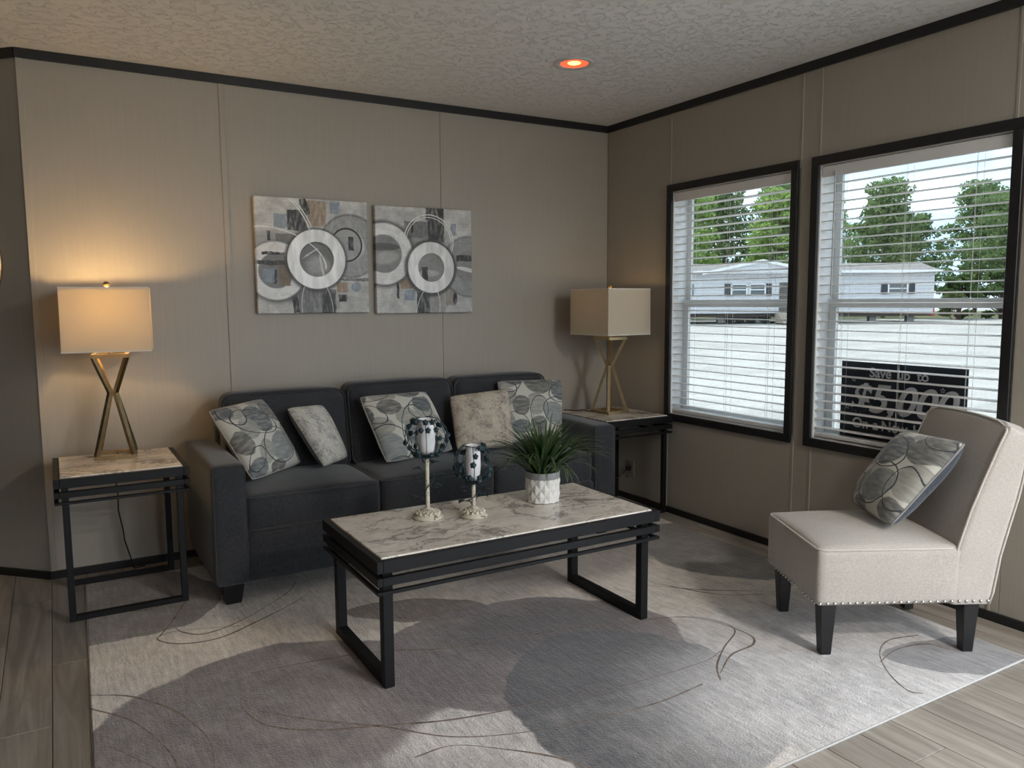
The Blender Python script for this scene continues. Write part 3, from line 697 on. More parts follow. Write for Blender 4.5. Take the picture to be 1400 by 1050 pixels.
# tufted brown cord lines sweeping over the rug
M_TUFT = plain('brown_tuft', (.20, .155, .128), .95, var=.45, scale=45, bstr=.6)
TUFT = [
    [(-3.193, -1.378), (-3.073, -1.462), (-2.960, -1.639), (-2.897, -1.863), (-2.912, -2.046), (-2.951, -2.189)],
    [(-3.197, -1.475), (-3.086, -1.630), (-3.015, -1.837), (-2.996, -1.995), (-3.024, -2.145)],
    [(-3.154, -1.753), (-3.047, -1.953), (-3.020, -2.112)],
    [(-2.721, -1.635), (-2.770, -1.690), (-2.738, -1.859), (-2.611, -1.979), (-2.421, -2.060), (-2.253, -2.132), (-2.069, -2.176), (-1.877, -2.201), (-1.610, -2.247), (-1.283, -2.256), (-1.162, -2.226)],
    [(-2.729, -1.778), (-2.594, -1.921), (-2.424, -2.068), (-2.266, -2.229), (-2.058, -2.322), (-1.822, -2.366), (-1.606, -2.392), (-1.398, -2.376)],
    [(-2.406, -2.269), (-2.286, -2.271), (-2.165, -2.366), (-2.060, -2.477), (-1.995, -2.597)],
    [(-2.640, -1.058), (-2.863, -0.980), (-2.947, -1.016), (-2.880, -1.110), (-2.738, -1.135), (-2.581, -1.051), (-2.401, -0.933), (-2.291, -0.829)],
    [(-2.872, -0.942), (-2.852, -1.002), (-2.780, -1.063), (-2.629, -1.004), (-2.399, -0.805), (-2.315, -0.673)],
    [(-2.692, -1.501), (-2.503, -1.517), (-2.243, -1.570), (-1.995, -1.684), (-1.582, -1.758), (-1.247, -1.845), (-1.044, -1.925), (-0.967, -2.033), (-0.980, -2.124), (-1.127, -2.210), (-1.258, -2.304), (-1.326, -2.389)],
    [(-1.434, -1.848), (-1.156, -1.874), (-1.009, -1.973), (-0.959, -2.161), (-1.010, -2.245), (-1.149, -2.268), (-1.288, -2.350)],
    [(-0.937, -1.571), (-0.777, -1.733), (-0.553, -1.890)],
    [(-0.896, -1.574), (-0.759, -1.805), (-0.581, -1.914)],
    [(-0.408, -2.519), (-0.546, -2.489), (-0.676, -2.541), (-0.788, -2.652), (-0.845, -2.757), (-0.823, -2.799)],
    [(-0.739, -2.585), (-0.597, -2.553), (-0.458, -2.580), (-0.425, -2.658)],
    [(-3.044, -0.570), (-3.013, -0.654), (-2.910, -0.671), (-2.839, -0.567), (-2.850, -0.402)],
    [(-2.790, -0.647), (-2.877, -0.871), (-2.937, -0.999)],
]
def catmull(P, n=8):
    P = [Vector((x, y, 0)) for x, y in P]; Q = [P[0]*2-P[1]]+P+[P[-1]*2-P[-2]]; out_ = []
    for i in range(1, len(Q)-2):
        a, b, c, d = Q[i-1:i+3]
        for k in range(n):
            t = k/n; out_.append(.5*((2*b)+(c-a)*t+(2*a-5*b+4*c-d)*t*t+(3*b-a-3*c+d)*t*t*t))
    return out_+[P[-1]]
for li, P in enumerate(TUFT):
    pts = [p for p in catmull(P) if -3.21 < p.x < -.24 and -2.82 < p.y < -.21]; vs, fs = [], []; m = len(pts)
    for i, p in enumerate(pts):
        d = (pts[min(i+1, m-1)]-pts[max(i-1, 0)]).normalized(); n_ = Vector((-d.y, d.x, 0)); f = i/(m-1)
        w = (.0022+.0036*(.5+.5*math.sin(f*7+li*1.7)))*(.6+.4*math.sin(math.pi*f))+random.uniform(-.0006, .0006)
        vs += [p-n_*w+Vector((0, 0, .0084)), p-n_*w*.6+Vector((0, 0, .0088)), p+n_*w*.6+Vector((0, 0, .0088)), p+n_*w+Vector((0, 0, .0084))]
    for i in range(m-1):
        for j in range(3): k = i*4+j; fs.append((k, k+1, k+5, k+4))
    MB().add(vs, fs).build('tufted_line', M_TUFT, rug, True)

# ------------------------------------------------------------------ candle holders
def cream_metal():
    t = NT('chipped_cream_paint'); o = t.obj(); n = t.noise(o, 55, 4, .7).outputs['Fac']; n2 = t.noise(o, 120, 3).outputs['Fac']
    c = t.mix(t.mr(n, .60, .63), (.62, .57, .46, 1), (.06, .035, .02, 1)); c = t.mix(t.mr(n2, .5, .7, 0, .35), c, (.45, .40, .31, 1)); t.bsdf(c, .55, 0, n2, .4, .002); return t.m
M_CRM = cream_metal(); M_TEAL = plain('dark_teal_metal', (.018, .040, .050), .45, .3, var=.3, scale=60)
M_CUP = plain('white_candle_glass', (.82, .82, .84), .25, var=.02)
def sph(mb, c, r, n=8, m=6, sq=1.):
    mb.lathe([(max(.0004, r*math.sin(math.pi*i/m)), -r*sq*math.cos(math.pi*i/m)) for i in range(m+1)], n, c)
def candle(label, x, y, z0, hs, cage_r, cage_h, base_r, seed):
    rd = random.Random(seed); root = empty('candle_holder', (x, y, z0)); tag(root, label, 'candle holder', 'floral candle holders on the coffee table')
    b = base_r
    bs = MB().lathe([(b, 0), (b, .004), (b*.97, .007), (b*.92, .008), (b*.80, .016), (b*.70, .022), (b*.52, .027), (b*.45, .031), (b*.40, .031), (b*.32, .036), (.010, .040)], 40)
    bs = bs.build('base', M_CRM, root, True)
    od = MB()
    for k in range(14):
        a = 2*math.pi*k/14; sph(od, (math.cos(a)*b*.74, math.sin(a)*b*.74, .020), .0068, 7, 5)
        a += .22; sph(od, (math.cos(a)*b*.60, math.sin(a)*b*.60, .0255), .005, 7, 5)
    od.build('relief', M_CRM, bs, True)
    MB().lathe([(.0085, .036), (.0082, .06), (.0080, hs*.6), (.0080, hs)], 14).build('stem', M_CRM, root, True)
    cz = hs+cage_h*.52
    MB().lathe([(.004, hs-.004), (.03, hs), (.036, hs+.006), (.036, hs+.010), (.002, hs+.010)], 20).build('saucer', M_TEAL, root, True)
    cr = cage_r*.41
    cp = MB().lathe([(cr*.70, hs+.011), (cr*.86, hs+.03), (cr*.98, hs+cage_h*.45), (cr*.95, hs+cage_h*.8), (cr*.93, hs+cage_h+.006), (cr*.86, hs+cage_h+.006), (cr*.88, hs+cage_h*.8), (cr*.80, hs+cage_h*.35), (cr*.6, hs+.016)], 28)
    cp.build('candle_cup', M_CUP, root, True)
    nm = 12; cg = MB()
    def mer(a, tt): # globe meridian, tt 0 bottom..1 top
        ph = R(8+ (140)*tt); r = max(.024, cage_r*math.sin(ph)); z = hs+.004+cage_h*(1-math.cos(R(148*tt)))/(1-math.cos(R(148)))
        return Vector((r*math.cos(a), r*math.sin(a), z))
    for k in range(nm):
        a = 2*math.pi*k/nm; cg.tube([mer(a+.10*math.sin(3*i/10), i/10) for i in range(11)], .0016, 5)
    cg.tube([mer(2*math.pi*k/32, 1.) for k in range(32)], .0018, 5, closed=True)
    cg.tube([mer(2*math.pi*k/32, .16) for k in range(32)], .0018, 5, closed=True)
    cg.build('wire_cage', M_TEAL, root, True)
    for k in range(38):
        a = 2*math.pi*k*.381966; tt = rd.choice((.22, .35, .5, .62, .78, .95)); c = mer(a, tt); f = MB(); n = Vector((c.x, c.y, (c.z-cz-hs*0)*.4)).normalized()
        aa = n.orthogonal().normalized(); bb = n.cross(aa); rr = rd.uniform(.0095, .0125)
        sph(f, c+n*.002, rr*.80, 8, 6)
        for q in range(5):
            w = 2*math.pi*q/5; sph(f, c+(aa*math.cos(w)+bb*math.sin(w))*rr*.62+n*.001, rr*.5, 6, 4)
        f.build('flower', M_TEAL, root, True)
    # vine climbing the stem, with leaves
    vp = []
    for i in range(26):
        tt = i/25; a = 1.2+tt*7.5; r = .014+.012*math.sin(tt*9+seed)**2; vp.append((r*math.cos(a), r*math.sin(a), .045+(hs-.05)*tt))
    vn = MB().tube(vp, .0022, 6); vn.build('vine', M_TEAL, root, True)
    sc_ = 1.3
    for i, (tt, a, L) in enumerate(((.18, 3.5, .05), (.30, .2, .032), (.42, 5.4, .034), (.62, 5.9, .04), (.75, 2.6, .03), (.85, .4, .035), (.55, 3.0, .03))):
        d = Vector((math.cos(a), math.sin(a), .25)).normalized(); s = d.cross(Vector((0, 0, 1))).normalized(); u = s.cross(d); p0 = Vector((0, 0, .045+(hs-.05)*tt))+Vector((d.x, d.y, 0))*.012; lf = MB()
        q = p0+d*L*.5; lf.tube([p0-Vector((0, 0, .012)), p0+d*L*.2, q], .0014, 5)
        vs = []; fs = []; K = 6
        for k in range(K+1):
            f = k/K; wd = .016*sc_*math.sin(math.pi*f**.8)**.8; c = q+d*L*.75*f*sc_+u*(.006*math.sin(math.pi*f)-.010*f*f)
            vs += [c-s*wd+u*.003*(wd > .004), c, c+s*wd+u*.003*(wd > .004)]
        for k in range(K):
            for j in range(2): b0 = k*3+j; fs.append((b0, b0+1, b0+4, b0+3))
        nv = len(vs); vs2 = vs+[v-u*.0012 for v in vs]; fs2 = fs+[tuple(i_+nv for i_ in f[::-1]) for f in fs]
        lf.add(vs2, fs2); lf.build('leaf', M_TEAL, root, True)
ZT = .4685
candle('taller cream and teal floral candle holder on the coffee table', -2.008, -1.50, ZT, .238, .083, .145, .060, 3)
candle('shorter cream and teal floral candle holder beside the plant', -1.846, -1.575, ZT, .132, .074, .145, .054, 5)

# ------------------------------------------------------------------ potted grass plant
plant = empty('potted_grass', (-1.487, -1.515, ZT)); tag(plant, 'grassy green plant in a white diamond-textured pot', 'plant')
pr_, ph_ = .0715, .128
mb = MB(); nA, nZ = 22, 5; vs = []; fs = []
def diamond_pot():
    na, nz_, ND, MR = 132, 44, 11, 3.5
    for j in range(nz_+1):
        t_ = j/nz_; z = .002+(ph_-.030)*t_
        for i in range(na):
            a = 2*math.pi*i/na; ca, cb = i/na*ND, t_*MR*.5*2*.5
            p_, q_ = (ca+cb) % 1, (ca-cb) % 1
            hgt = .5-max(abs(p_-.5), abs(q_-.5)); rr = pr_*(.93+.04*t_)+hgt*.011; vs.append((rr*math.cos(a), rr*math.sin(a), z))
    for j in range(nz_):
        for i in range(na): fs.append((j*na+i, j*na+(i+1) % na, (j+1)*na+(i+1) % na, (j+1)*na+i))
    fs.append(tuple(range(na-1, -1, -1)))
diamond_pot()
body = mb.add(vs, fs).build('pot', plain('matt_white_ceramic', (.74, .72, .68), .6, var=.03), plant)
MB().lathe([(pr_*.985, ph_-.028), (pr_*1.005, ph_-.022), (pr_*1.005, ph_-.002), (pr_*.99, ph_), (pr_*.93, ph_), (pr_*.93, ph_-.03)], 40, cap=False).build('rim', plain('grey_rim', (.30, .30, .31), .6), plant, True)
MB().lathe([(.001, ph_-.012), (pr_*.94, ph_-.014)], 30, cap=False).build('soil', plain('dark_soil', (.02, .016, .012), .9, bstr=.8, scale=60), plant)
def leaf_mat():
    t = NT('grass_blade_green'); u = t.uv(); oi = t.n('ObjectInfo').outputs['Random']
    sep = t.n('SeparateXYZ', Vector=u); c = t.mix(oi, (.022, .050, .018, 1), (.065, .125, .036, 1)); c = t.mix(t.mr(sep.outputs[1], .45, 1., 0, .45), c, (.14, .17, .075, 1))
    t.bsdf(c, .42); return t.m
M_BLADE = leaf_mat()
def blade(az, L, lift, droop, w, r0):
    n = 10; vs = []; d = Vector((math.cos(az), math.sin(az), 0)); s = Vector((-d.y, d.x, 0)); p = d*r0+s*random.uniform(-.012, .012)+Vector((0, 0, ph_-.014)); ang = lift; st = L/n; uvs = []
    for k in range(n+1):
        f = k/n; wd = w*(.55+.45*math.sin(math.pi*min(1, f*1.25+.1)))*(1-f**3)*.5+.0003; nn = Vector((-d.x*math.sin(ang), -d.y*math.sin(ang), math.cos(ang)))
        vs += [p-s*wd+nn*wd*.35, p, p+s*wd+nn*wd*.35]; uvs += [(0, f), (.5, f), (1, f)]
        p = p+(d*math.cos(ang)+Vector((0, 0, 1))*math.sin(ang))*st; ang -= droop/n*(.4+1.4*f)
    fs = [(k*3+j, k*3+j+1, k*3+j+4, k*3+j+3) for k in range(n) for j in range(2)]
    me = bpy.data.meshes.new('leaf'); me.from_pydata(vs, [], fs); ul = me.uv_layers.new(name='uv')
    for lp in me.loops: ul.data[lp.index].uv = uvs[lp.vertex_index]
    link('leaf', me, M_BLADE, plant, True)
for k in range(220):
    f = k/220; az = k*2.39996+random.uniform(-.2, .2); lay = random.random()
    if lay < .45: blade(az, random.uniform(.19, .29), random.uniform(1.1, 1.45), random.uniform(.3, 1.2), random.uniform(.010, .0155), random.uniform(.0, .03))
    elif lay < .85: blade(az, random.uniform(.22, .31), random.uniform(.85, 1.2), random.uniform(.8, 1.7), random.uniform(.010, .0145), random.uniform(.02, .045))
    else: blade(az, random.uniform(.16, .25), random.uniform(.7, .95), random.uniform(1.6, 2.5), random.uniform(.006, .009), random.uniform(.035, .055))
for k in range(24): blade(k*2.39996+.3, random.uniform(.27, .35), random.uniform(.8, 1.15), random.uniform(1.5, 2.3), random.uniform(.011, .014), random.uniform(.02, .045))
for az, L, li, dr in ((-.45, .33, .85, 1.7), (-.62, .31, .80, 1.9), (-.3, .33, .95, 1.4), (-.52, .30, .70, 1.3), (2.6, .28, .8, 1.9), (2.9, .26, .75, 2.2), (-.2, .3, .85, 1.2), (-1.5, .2, 1.0, 3.2)): blade(az, L, li, dr, .009, .04)

# ------------------------------------------------------------------ wall art
def art(name, label, x0, x1, z0, z1, layers, rings, seed):
    root = empty('canvas_art', ((x0+x1)/2, -.002, (z0+z1)/2)); tag(root, label, 'wall art', 'pair of abstract ring canvases')
    w, h = (x1-x0)/2, (z1-z0)/2
    t = NT(name); o = t.mapping(t.obj(), (.5, 0, .5), (0, 0, 0), (.5/w, 1, .5/h))
    sp = t.n('SeparateXYZ', Vector=o); v0 = t.n('CombineXYZ', X=sp.outputs[0], Y=sp.outputs[2], Z=0.).outputs[0]
    nz = t.noise(t.mapping(v0, (seed, 0, 0)), 14, 4).outputs['Color']
    v = t.n('VectorMath', {'operation': 'ADD'}, i0=v0, i1=t.n('VectorMath', {'operation': 'SCALE'}, i0=t.n('VectorMath', {'operation': 'SUBTRACT'}, i0=nz, i1=(.5, .5, .5)).outputs[0], Scale=.035).outputs[0]).outputs[0]
    mo = t.noise(t.mapping(v0, (seed, 3, 0)), 5, 5, .6).outputs['Fac']; st = t.noise(t.mapping(v0, sc=(5, 60, 1)), 1., 4).outputs['Fac']
    sc = t.mr(t.noise(t.mapping(v0, sc=(40, 12, 1)), 1., 4).outputs['Fac'], .35, .55, .6, 1., False)
    base = t.mix(t.mr(mo, .35, .7), (.70, .69, .65, 1), (.46, .455, .44, 1))
    L2 = []
    for l in layers:
        o_ = dict(l[7]) if len(l) > 7 else {}
        if l[0] in ('rect', 'ell', 'ring') and 'a' not in o_: o_['tex'] = sc
        if l[0] in ('rect',): o_['vec'] = v
        L2.append((*l[:7], o_))
    c = layered(t, v0, base, L2)
    k = t.math('ADD', t.mr(st, .3, .7, .92, 1.06, False), t.mr(t.noise(v0, 11, 5, .7, 1.).outputs['Fac'], .3, .7, -.22, .16, False)); c = t.mix(1., c, t.n('CombineColor', Red=k, Green=k, Blue=k).outputs[0], 'MULTIPLY')
    t.bsdf(c, .5, 0, t.math('ADD', st, mo), .5, .004)
    rbox('canvas', -w, w, -.036, 0, -h, h, t.m, root, .003, 1)
    ts = NT(name+'_leaf'); oo = ts.obj(); n2 = ts.noise(ts.mapping(oo, sc=(1, 1, .25)), 30, 4).outputs['Fac']
    ts.bsdf(ts.mix(ts.mr(n2, .3, .7), (.88, .87, .84, 1), (.60, .59, .57, 1)), .4, .1, n2, .3, .002)
    for u, vv, ro, ri in rings:
        cx, cz = -w+2*w*u, -h+2*h*vv; ro *= 2*w; ri *= 2*w; n = 56; V = []; F = []
        for r_, y in ((ri, -.0362), (ri, -.042), (ri+.003, -.0435), (ro-.003, -.0435), (ro, -.042), (ro, -.0362)):
            for q in range(n): a = 2*math.pi*q/n; V.append((cx+r_*math.cos(a), y, cz+r_*math.sin(a)))
        for i in range(5):
            for q in range(n): F.append((i*n+q, i*n+(q+1) % n, (i+1)*n+(q+1) % n, (i+1)*n+q))
        MB().add(V, F).build('raised_ring', ts.m, root)
    return root
K_, GR, LGt, WH, TN, BL_, DG = (.008, .008, .009), (.17, .17, .165), (.34, .34, .335), (.84, .84, .81), (.34, .24, .155), (.27, .32, .37), (.035, .035, .034)
LA = [('ell', .10, .62, .30, .10, 0, GR, dict(a=.5, soft=.5)), ('ell', .55, .10, .5, .14, 0, GR, dict(a=.35, soft=.6)),
      ('rect', .22, .80, .06, .06, 0, BL_), ('rect', .36, .81, .085, .09, 0, DG), ('rect', .535, .875, .085, .11, 0, TN), ('rect', .70, .93, .045, .05, 0, BL_), ('rect', .43, .93, .03, .07, 20, K_),
      ('rect', .11, .67, .015, .04, 0, K_), ('rect', .26, .64, .09, .05, 0, GR), ('rect', .455, .09, .11, .12, 0, GR), ('rect', .625, .10, .062, .115, 0, DG), ('rect', .75, .23, .05, .045, 0, TN), ('rect', .75, .135, .038, .03, 0, K_),
      ('rect', .325, .09, .025, .085, 8, K_), ('ell', .88, .235, .045, .045, 0, BL_), ('rect', .84, .30, .2, .012, 0, GR),
      ('ring', .835, .60, .285, .285, 0, (.10, .10, .10), dict(inner=.93)), ('ring', .835, .60, .27, .27, 0, LGt, dict(inner=.5)), ('ell', .80, .61, .135, .14, 0, (.40, .40, .39), dict(a=.95)), ('rect', .84, .62, .028, .065, 0, K_), ('loop', .80, .61, .14, .145, 0, K_, dict(w=.06)),
      ('ell', .17, .36, .27, .27, 0, (.10, .10, .10), dict(soft=.10, a=.9)), ('ring', .165, .37, .25, .25, 0, WH, dict(inner=.6, a=.96)), ('ell', .165, .37, .15, .15, 0, (.22, .215, .21), dict(a=.95)), ('rect', .15, .52, .10, .012, 0, K_), ('rect', .24, .33, .05, .09, 0, (.22, .155, .10)), ('rect', .15, .32, .02, .06, 0, K_), ('rect', .10, .33, .05, .06, 0, BL_), ('rect', .15, .44, .15, .018, 0, DG),
      ('ell', .52, .47, .285, .285, 0, (.07, .07, .07), dict(soft=.06, a=.9)), ('ell', .52, .46, .152, .152, 0, (.20, .20, .195), dict(a=.95)), ('ell', .53, .42, .10, .08, 0, (.46, .46, .45), dict(a=.8, soft=.4)), ('rect', .565, .42, .008, .10, 8, WH, dict(a=.7, soft=.3)), ('rect', .47, .53, .07, .007, 35, WH, dict(a=.7, soft=.3)),
      ('arc', -.05, .52, .555, .60, 0, WH, dict(w=.012, cut=.35)), ('arc', -.05, .52, .58, .62, 3, WH, dict(w=.010, cut=.35)), ('arc', .20, .50, .42, .22, -18, WH, dict(w=.02, cut=.1)), ('loop', .52, .02, .14, .3, 5, WH, dict(w=.015))]
art('abstract_paint_left', 'square abstract canvas with overlapping rings, left of the pair', -2.297, -1.690, 1.247, 1.853, LA, [(.52, .475, .262, .152)], 1.3)
LB = [('ell', .45, .72, .3, .12, 0, GR, dict(a=.7, soft=.5)), ('ell', .7, .12, .45, .2, 0, LGt, dict(a=.5, soft=.6)), ('rect', .42, .79, .13, .08, 0, GR), ('rect', .37, .81, .012, .05, 0, K_),
      ('rect', .615, .85, .085, .17, 0, DG), ('rect', .525, .95, .012, .06, 0, K_), ('rect', .80, .80, .03, .06, 0, BL_), ('rect', .30, .28, .06, .05, 0, TN), ('rect', .33, .17, .055, .05, 0, BL_), ('rect', .215, .22, .014, .08, 0, K_),
      ('rect', .475, .10, .07, .10, 0, DG), ('rect', .62, .10, .08, .12, 0, (.34, .33, .32)), ('rect', .76, .16, .05, .09, 0, (.30, .26, .22)), ('ell', .81, .14, .025, .06, 0, K_),
      ('ell', .08, .555, .315, .315, 0, (.08, .08, .08), dict(soft=.08, a=.9)), ('ring', .08, .555, .285, .285, 0, WH, dict(inner=.62, a=.96)), ('ell', .08, .555, .175, .17, 0, (.27, .265, .26), dict(a=.95)), ('ell', .08, .62, .16, .035, 0, (.08, .08, .08), dict(a=.8)), ('ell', .10, .52, .12, .06, 10, (.50, .49, .47), dict(a=.8, soft=.3)),
      ('ell', .97, .45, .30, .30, 0, (.09, .09, .09), dict(soft=.07, a=.9)), ('ring', .97, .45, .285, .285, 0, LGt, dict(inner=.52, a=.96)), ('ell', .97, .45, .14, .15, 0, (.28, .28, .27), dict(a=.95)), ('rect', .93, .53, .10, .03, 0, DG), ('ell', .95, .42, .12, .02, -10, WH, dict(a=.8)),
      ('loop', .54, .68, .255, .255, 0, WH, dict(w=.022)), ('loop', .54, .67, .235, .24, 0, WH, dict(w=.016)),
      ('ell', .555, .43, .275, .275, 0, (.06, .06, .06), dict(soft=.06, a=.9)), ('ell', .555, .43, .14, .14, 0, (.30, .30, .29), dict(a=.95)), ('ell', .54, .38, .10, .03, 0, (.55, .55, .53), dict(a=.8, soft=.3)), ('rect', .49, .37, .03, .07, 0, DG), ('loop', .52, .0, .12, .26, -10, WH, dict(w=.02))]
art('abstract_paint_right', 'square abstract canvas with white rings, right of the pair', -1.645, -1.040, 1.240, 1.842, LB, [(.555, .435, .243, .135)], 5.1)
# round mirror on the angled wall
d = Vector((-.7071, .7071, 0)); n_ = Vector((-.7071, -.7071, 0)); mc = Vector((-3.3, 0, 1.50))+d*.425
mi = empty('round_mirror', mc); tag(mi, 'thin gold-framed round mirror on the angled wall', 'mirror')
pts = [d*.27*math.cos(2*math.pi*k/64)+Vector((0, 0, .27*math.sin(2*math.pi*k/64)))+n_*.012 for k in range(64)]
MB().tube(pts, .009, 8, closed=True).build('frame', M_GOLD, mi, True)
mm = MB(); q = [p*1.0-n_*.004 for p in pts]; mm.add(q+[p-n_*.006 for p in q], [tuple(range(64))]+[tuple(range(127, 63, -1))]+[(k, (k+1) % 64, 64+(k+1) % 64, 64+k) for k in range(64)])
mm.build('mirror_glass', plain('mirror_silver', (.8, .8, .8), .03, 1., var=0), mi)

# ------------------------------------------------------------------ recessed ceiling light
can = empty('recessed_light', (-.992, -1.032, H)); tag(can, 'round recessed ceiling light glowing orange-red', 'ceiling light')
MB().lathe([(.100, -.001), (.098, -.006), (.085, -.008), (.070, -.006), (.066, -.001)], 48, cap=False).build('trim_ring', plain('light_trim', (.62, .61, .60), .5), can, True)
MB().lathe([(.0675, -.0035), (.060, -.001), (.050, -.0005), (.001, -.0005)], 40, cap=False).build('reflector', emit('red_reflector', (1., .075, .03), .85), can, True)
MB().lathe([(.032, -.0008), (.028, -.003), (.014, -.0045), (.001, -.005)], 32, cap=False).build('bulb', emit('orange_bulb', (1., .55, .12), 1.6), can, True)

# two unseen ceiling lights, added behind the viewer to brighten the room
for i, (x, y) in enumerate(((-1.0, -5.0), (-1.0, -6.3))):
    cl = empty('added_ceiling_light', (x, y, H)); tag(cl, ('round white fill light added on the ceiling nearest the patio opening', 'round white fill light added on the ceiling by the front wall')[i], 'ceiling light', 'added ceiling fill lights')
    MB().lathe([(.19, 0), (.19, -.03), (.175, -.034), (.172, -.012)], 40, cap=False).build('housing', M_WHITE, cl, True)
    MB().lathe([(.171, -.012), (.16, -.036), (.11, -.052), (.001, -.058)], 40, cap=False).build('diffuser', emit('fill_light_diffuser', (1, .95, .88), 80.), cl, True)
# ------------------------------------------------------------------ outdoors
rh = Vector((math.cos(YAW), -math.sin(YAW), 0)); fh = Vector((math.sin(YAW), math.cos(YAW), 0)); cp0 = Vector((-3.227, -4.233, 0))
def out(u, dpt, z=0.): return cp0+rh*u+fh*dpt+Vector((0, 0, z))
GZ0, GZ1, HD = -.80, -.08, 47.
def gz(dpt): return GZ0+(GZ1-GZ0)*min(1, max(0, (dpt-8)/(HD-12)))
def gravel():
    t = NT('pale_gravel_lot'); o = t.obj(); n = t.noise(o, .35, 5, .6).outputs['Fac']; n2 = t.noise(o, 14, 4, .7).outputs['Fac']; n3 = t.noise(t.mapping(o, rot=(0, 0, R(30)), sc=(.15, 1.2, 1)), 1., 3).outputs['Fac']
    c = t.mix(t.mr(t.math('ADD', n, t.math('MULTIPLY', n3, .6)), .6, 1.), (.34, .325, .30, 1), (.45, .435, .405, 1)); c = t.mix(t.mr(n2, .4, .7, 0, .25), c, (.20, .195, .19, 1)); t.bsdf(c, .95, 0, n2, .5, .02); return t.m
vs, fs = [], []
dp = [-60, 0, 8, 20, HD-12, HD+6, HD+12, 110]; us = [-140, -40, 0, 20, 40, 80, 180]
for a in dp:
    for b in us: p = out(b, a); vs.append((p.x, p.y, gz(a)))
nu = len(us)
for i in range(len(dp)-1):
    for j in range(nu-1): fs.append((i*nu+j, i*nu+j+1, (i+1)*nu+j+1, (i+1)*nu+j))
tag(MB().add(vs, fs).build('ground', gravel()), 'pale sunlit gravel lot outside the windows', None, kind='structure')
gv = MB(); gvs = [(out(b, a).x, out(b, a).y, GZ1+.012) for a in (HD+8, HD+40) for b in range(-30, 90, 4)]
k = len(gvs)//2
tag(gv.add(gvs, [(i, i+1, k+i+1, k+i) for i in range(k-1)]).build('grass_verge', plain('dry_grass', (.13, .14, .055), .95, var=.4, scale=1.5)), 'dry grass strip under the trees', None, kind='stuff')
# white manufactured home
home = empty('mobile_home', out(0, HD, GZ1), -YAW); tag(home, 'long white manufactured home with dark shutters across the lot', 'house')
def siding():
    t = NT('white_lap_siding'); o = t.obj(); w = t.n('TexWave', {'wave_type': 'BANDS', 'bands_direction': 'Z'}, Vector=o, Scale=1.6).outputs['Fac']; t.bsdf(t.mix(w, (.52, .525, .535, 1), (.64, .64, .65, 1)), .6, 0, w, .4, .02); return t.m
M_SIDE = siding(); M_ROOF = plain('grey_shingle', (.22, .205, .195), .9, var=.2, scale=3); M_SHUT = plain('dark_shutter', (.03, .035, .045), .6); M_HGL = plain('house_window_glass', (.10, .12, .13), .15)
M_HWH = plain('house_white_trim', (.80, .80, .80), .5, var=.02)
px = 1068.12/HD
def PU(x): return (x-700)/px
u0, u1 = PU(800), PU(1274); zb, ze, zr = .58, 3.10, 3.62
MB().box(u0, u1, 0, 4.4, zb, ze).build('wall', M_SIDE, home)
rf = MB(); P = [(u0-.3, -.35, ze-.05), (u1+.25, -.35, ze-.05), (u0-.3, 4.75, ze-.05), (u1+.25, 4.75, ze-.05), (u0-.3, 2.15, zr), (u1+.25, 2.15, zr), (u0-.3, 2.25, zr), (u1+.25, 2.25, zr)]
roof = rf.hexa(P).build('roof', M_ROOF, home)
MB().box(u0-.32, u1+.27, -.40, -.34, ze-.16, ze+.0).build('fascia', M_HWH, home)
g0, g1, gm = PU(962), PU(1112), PU(1037)
gb = MB(); gb.add([(g0, -.45, ze-.10), (g1, -.45, ze-.10), (gm, -.45, zr+.03), (g0, 2.2, ze-.10), (g1, 2.2, ze-.10), (gm, 2.2, zr+.03)], [(0, 1, 2), (3, 5, 4), (0, 2, 5, 3), (1, 4, 5, 2), (0, 3, 4, 1)]); gb.build('gable', M_SIDE, home)
gt = MB(); gt.bar((g0-.25, -.50, ze-.16), (gm, -.50, zr+.06), .12, .16); gt.bar((gm, -.50, zr+.06), (g1+.25, -.50, ze-.16), .12, .16); gt.build('gable_trim', M_HWH, home)
def hwin(xa, xb, za, zb_, sh=True):
    a, b = PU(xa), PU(xb); w = MB(); t_ = .07
    w.box(a, b, -.06, -.001, za, za+t_); w.box(a, b, -.06, -.001, zb_-t_, zb_); w.box(a, a+t_, -.06, -.001, za, zb_); w.box(b-t_, b, -.06, -.001, za, zb_); w.box(a, b, -.055, -.001, (za+zb_)/2-.03, (za+zb_)/2+.03)
    wo = w.build('window', M_HWH, home); MB().box(a+t_, b-t_, -.02, -.001, za+t_, zb_-t_).build('pane', M_HGL, wo)
def shutter(xa, xb, za, zb_): MB().box(PU(xa), PU(xb), -.05, -.001, za, zb_).build('shutter', M_SHUT, home)
z1, z2 = 1.62, 2.35
hwin(998, 1020, z1, z2); hwin(1023, 1045, z1, z2); shutter(989.5, 997, z1, z2); shutter(1046, 1053, z1, z2)
hwin(1211, 1238, z1+.05, z2); shutter(1202, 1210, z1+.05, z2); shutter(1239.5, 1247.5, z1+.05, z2); shutter(939, 947, z1, z2); hwin(915, 938, z1, z2)
MB().box(PU(1064), PU(1080), -.04, -.001, zb+.05, z2+.05).build('door', plain('house_door', (.10, .09, .08), .5), home)
for k in range(4): rbox('step', PU(1059), PU(1081), -1.5+.3*k, -.02, .0+.15*k, .15+.15*k, plain('wooden_step', (.42, .36, .29), .8), home, .01, 1)
for k in range(9): rbox('pier', u0+1.2+k*2.3, u0+1.6+k*2.3, .5, .9, 0, zb, plain('concrete_block', (.26, .25, .24), .9), home, .01, 1)
